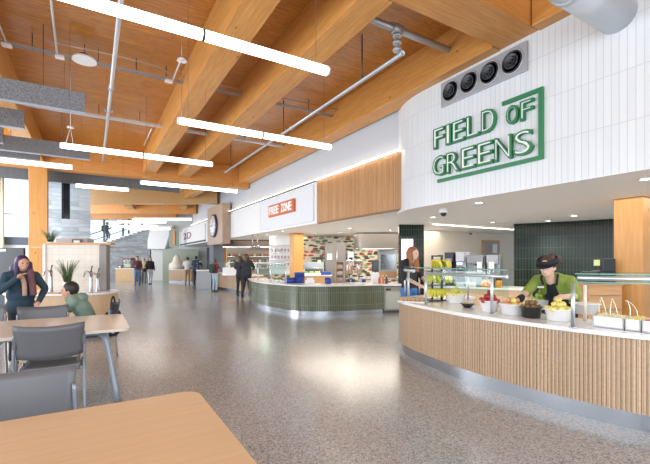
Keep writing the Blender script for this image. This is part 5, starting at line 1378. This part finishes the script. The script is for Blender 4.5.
person(fl(246.5, 297.8), R(-32), 'person in black coat with long brown hair, right of the pair in black', BLK, BLK, HBR, coat=True, pose={**reach, 'aL': (-.17, -.03, .08), 'aR': (.17, .03, .08)}, h=1.72, long_hair=True)
# climber on the stairs
lat0, latN = lx(86, DS), lx(150, DS); sw_ = (latN-lat0)/n_st
lat = lx(106, DS+.9); kst = int((lat-lat0)/sw_)
ps = Mv @ Vector((lat, DS+.9, 0))
person((ps.x, ps.y, zlo_st+(kst+1)*sh_st+.075), -PI/2-TH, 'person with a backpack climbing the white stairs', cl('olive_jacket', (.20, .21, .16)), cl('slate_trousers', (.10, .14, .18)), HBR,
       pose=dict(aR=(.1, .30, .42), kR=(.1, .32, .80), aL=(-.1, -.1, .08), kL=(-.1, .05, .5), head=(0, .12, 1.58), sh=(0, .06, 1.41), sL=(-.18, .06, 1.4), sR=(.18, .06, 1.4), wR=(.2, .4, 1.15)), h=1.68, extra=backpack(cl('pack_teal', (.06, .09, .09))))

# person in navy jacket at left, beyond the second table
def navy_extra(t, J, s, hd):
    b = MB()
    b.tube(spline([J['neck']+Vector((-.10, -.04, .02)), J['neck']+Vector((-.085, .07, -.02)), J['neck']+Vector((-.07, .13, -.15)), J['chest']+Vector((-.07, .17, -.05)), J['waist']+Vector((-.08, .17, 0))], 5), .045, 10)
    b.make('scarf', cl('mauve', (.17, .085, .10)), t)
    b = MB(); b.tube(spline([J['neck']+Vector((.05, .11, -.05)), J['chest']+Vector((.03, .17, .0)), J['waist']+Vector((.02, .17, 0))], 5), .03, 8); b.make('hoodie', cl('tan_hoodie', (.50, .32, .24)), t)
def hair_wavy(b, hd, s):
    b.ball(hd+Vector((-.06, -.07, -.06)), .09*s); b.ball(hd+Vector((.05, -.08, -.07)), .085*s); b.caps(hd+Vector((-.085, -.02, 0)), hd+Vector((-.10, -.01, -.15)), .04, .035)
NJ = cl('teal_navy', (.025, .055, .085)); 
D_ = 5.5; q = on_depth(21, 0, D_)
person((q.x, q.y, 0), R(208), 'person with purple-black hair, dark teal jacket and mauve scarf at the left edge', NJ, BLK, cl('hair_purple', (.045, .02, .085), .5), long_hair=True, coat=True, skin=flat('skin_warm', (.60, .33, .22), .5), h=1.51, vox=.014, hands=True, extra=navy_extra, hairshape=hair_wavy,
       pose=dict(eL=(-.30, .10, 1.17), wL=(-.16, .22, .98), eR=(.30, .06, 1.16), wR=(.13, .21, 1.36), sL=(-.20, 0, 1.39), sR=(.20, 0, 1.39), head=(0, .06, 1.58)))

# seated person in green hoodie
D_ = 5.45; q = on_depth(91.5, 0, D_); rzb = R(80)
q = Vector((q.x, q.y, 0))
blackchair = chair((q.x+.02, q.y, 0), rzb, 'black chair under the seated person in the green hoodie', flat('black_chair', (.02, .03, .05), .5))
def hood(t, J, s, hd):
    b = MB(); b.ball(J['neck']+Vector((0, -.09, -.02)), .10, (1.25, .8, .7)); b.tube(spline([J['neck']+Vector((-.09, -.04, -.02)), J['neck']+Vector((-.06, .07, -.04)), J['neck']+Vector((.06, .07, -.04)), J['neck']+Vector((.09, -.04, -.02))], 4), .03, 8)
    b.make('hood', cl('sage', (.20, .30, .25)), t, remesh=.014)
person((q.x-.0, q.y, 0), rzb, 'seated person with short black hair in a sage green hoodie leaning on the second table', cl('sage', (.20, .30, .25)), cl('olive_trousers', (.26, .27, .19)), HB, h=1.62, vox=.014, hands=True, extra=hood, skin=flat('skin_warm', (1, 1, 1)),
       pose=dict(pel=(0, -.02, .53), waist=(0, .04, .67), chest=(0, .12, .82), sh=(0, .19, .95), neck=(0, .22, 1.0), head=(0, .28, 1.08), sL=(-.17, .19, .93), sR=(.17, .19, .93),
                 eL=(-.24, .34, .78), eR=(.24, .34, .78), wL=(-.10, .52, .80), wR=(.10, .50, .80), hL=(-.10, 0, .53), hR=(.10, 0, .53), kL=(-.13, .42, .52), kR=(.13, .42, .52), aL=(-.13, .36, .08), aR=(.13, .40, .08)))
q = on_depth(113, 0, 5.6); t = thing('shoulder_bag', 'dark floral patterned bag hanging behind the black chair', 'bag', (q.x, q.y, .36), R(75))
def floral():
    m, n, l, bb = newmat('floral_fabric'); tc = n.new('ShaderNodeTexCoord'); v = n.new('ShaderNodeTexVoronoi'); v.inputs['Scale'].default_value = 28; l.new(tc.outputs['Object'], v.inputs['Vector'])
    cr = n.new('ShaderNodeValToRGB'); cr.color_ramp.interpolation = 'CONSTANT'; e = cr.color_ramp.elements; e[0].color = (.02, .03, .06, 1); e[1].position = .5; e[1].color = (.55, .6, .6, 1); x = e.new(.65); x.color = (.2, .3, .06, 1); x = e.new(.75); x.color = (.02, .03, .06, 1)
    sp = n.new('ShaderNodeSeparateColor'); l.new(v.outputs['Color'], sp.inputs[0]); l.new(sp.outputs[0], cr.inputs['Fac']); l.new(cr.outputs['Color'], bb.inputs['Base Color']); bb.inputs['Roughness'].default_value = .8; return m
MB().box(-.15, .15, -.09, .09, 0, .36, bev=.06).make('pouch', floral(), t)
MB().tube(spline([(-.12, 0, .33), (-.10, 0, .48), (0, 0, .56), (.10, 0, .48), (.12, 0, .33)], 5), .012, 8).make('strap', BLK, t)

# person with auburn hair by the counter tip
D_ = 7.1; q = on_depth(409, 0, D_)
def wavy2(b, hd, s):
    b.caps(hd+Vector((-.02, -.08, .02)), hd+Vector((-.05, -.03, -.30)), .085, .05); b.caps(hd+Vector((.07, -.0, .02)), hd+Vector((.10, .04, -.28)), .04, .03); b.caps(hd+Vector((-.08, 0, .02)), hd+Vector((-.10, .05, -.30)), .045, .04)
person((q.x, q.y, 0), -PI/2-TH-R(50), 'person with long auburn hair, black top and blue jeans at the serving counter tip', BLK, cl('bright_jeans', (.05, .20, .50)), HAUB, skin=SKINP, h=1.70, vox=.018, long_hair=True, hairshape=wavy2, hands=True, sleeve=.0,
       pose=dict(head=(0, .10, 1.57), neck=(0, .03, 1.46), eL=(-.25, .10, 1.15), wL=(-.16, .32, 1.02), eR=(.25, .10, 1.15), wR=(.14, .34, 1.02)), shoe=flat('blue_shoe', (.03, .10, .3), .5))

# worker behind the serving counter
def worker_extra(t, J, s, hd):
    AP = cl('apron', (.012, .013, .018))
    b = MB()
    for k in range(9):
        f = k/8; p = J['waist'].lerp(J['sh'], f*.82); b.ball(p+Vector((0, .045+.02*(1-f), 0)), .125-.03*f, (1.15-.35*f, .95, .7), 14, 10)
    b.ball(J['pel']+Vector((0, .03, -.05)), .16, (1.25, .9, 1.2)); b.make('apron', AP, t, remesh=.016)
    b = MB()
    for q_ in (-1, 1): b.tube(spline([J['sh']+Vector((q_*.075, .10, -.06)), J['neck']+Vector((q_*.09, .05, -.0)), J['neck']+Vector((q_*.05, -.07, .03))], 4), .014, 8)
    b.make('apron_strap', AP, t)
    b = MB(); 
    M = Matrix.Translation(hd+Vector((0, .0, .078))) @ Euler((-.35, 0, 0)).to_matrix().to_4x4()
    pr = MB(); pr.lathe([(.120, -.03), (.120, .03), (.112, .032), (.112, -.03)], seg=28, sx=.90, sy=1.08)
    out_ = [(.098*math.cos(a), .10*math.sin(a)) for a in [k*PI/12 for k in range(13)]]; o2 = [(.115*math.cos(a), .19*math.sin(a)+.0) for a in [k*PI/12 for k in range(13)]]
    pr.prism(o2+out_[::-1], -.034, -.026); pr.make('visor', AP, t, M=M)
    for q_ in 'LR':
        d = (J['w'+q_]-J['e'+q_]).normalized(); sd = d.cross(Vector((0, 0, 1))).normalized(); up_ = sd.cross(d)
        if q_ == 'R':
            b = MB(); pm = J['wR']+d*.045; b.caps(J['wR']-d*.04, pm, .038, .045)
            for k in range(4):
                o_ = sd*(k-1.5)*.021; L_ = (.075, .085, .08, .062)[k]; k1 = pm+d*.03+o_; k2 = k1+d*L_*.5-up_*.01; k3 = k2+d*L_*.4-up_*.022
                b.caps(k1, k2, .0135, .0125, 8); b.caps(k2, k3, .0125, .011, 8)
            k1 = J['wR']+sd*.03+d*.015; k2 = k1+(sd*.6+d)*.035; b.caps(k1, k2, .016, .014, 8); b.caps(k2, k2+(d-up_*.4)*.028, .014, .012, 8)
            b.make('glove', AP, t, remesh=.008)
    b = MB(); b.box(.07, .14, .0, .01, 0, .02, Matrix.Translation(J['sh']+Vector((-.02, .14, -.10))) @ Euler((.6, 0, 0)).to_matrix().to_4x4()); b.make('name_tag', POTW, t)
def bun(b, hd, s):
    for k in range(16):
        a = k*.9; b.ball(hd+Vector((.06*math.cos(a), -.115+.045*math.sin(a*1.7), .085+.035*math.sin(a))), .042)
    b.caps(hd+Vector((0, -.07, .05)), hd+Vector((0, -.13, .09)), .07, .06)
rzw = R(97); hw = on_depth(547.5, 266, 4.62)
hl = Vector((0, .40, 1.35)); fw = Matrix.Rotation(rzw, 3, 'Z') @ hl; lw = Vector((hw.x-fw.x, hw.y-fw.y, 0)); Ri = Matrix.Rotation(-rzw, 3, 'Z')
gl = Ri @ (on_depth(521, 298, 4.55)-lw); gr = Ri @ (on_depth(563, 297, 4.25)-lw)
# her arm on the left of the picture is her right one
shz = 1.19
sR_, sL_ = Vector((.18, .25, 1.19)), Vector((-.18, .22, 1.19))
def elbow(a, c, drop): m_ = (a+c)/2; return m_+Vector(drop)
eR_ = elbow(sR_, gl, (.05, -.03, -.05)); eL_ = elbow(sL_, gr, (-.08, -.05, -.08))
person((lw.x, lw.y, 0), rzw, 'worker in lime green shirt, black apron and visor leaning over the fruit bowls', cl('lime_shirt', (.23, .31, .055)), BLK, cl('hair_dark_brown', (.06, .03, .022), .6), skin=SKINP, h=1.72, vox=.014, hands=True, sleeve=.12, extra=worker_extra, hairshape=bun,
       pose=dict(pel=(0, .0, .90), waist=(0, .07, 1.0), chest=(0, .16, 1.10), sh=(0, .24, 1.20), neck=(0, .30, 1.24), head=(0, .40, 1.35), sL=sL_, sR=sR_, eR=eR_, wR=gl, eL=eL_, wL=gr))
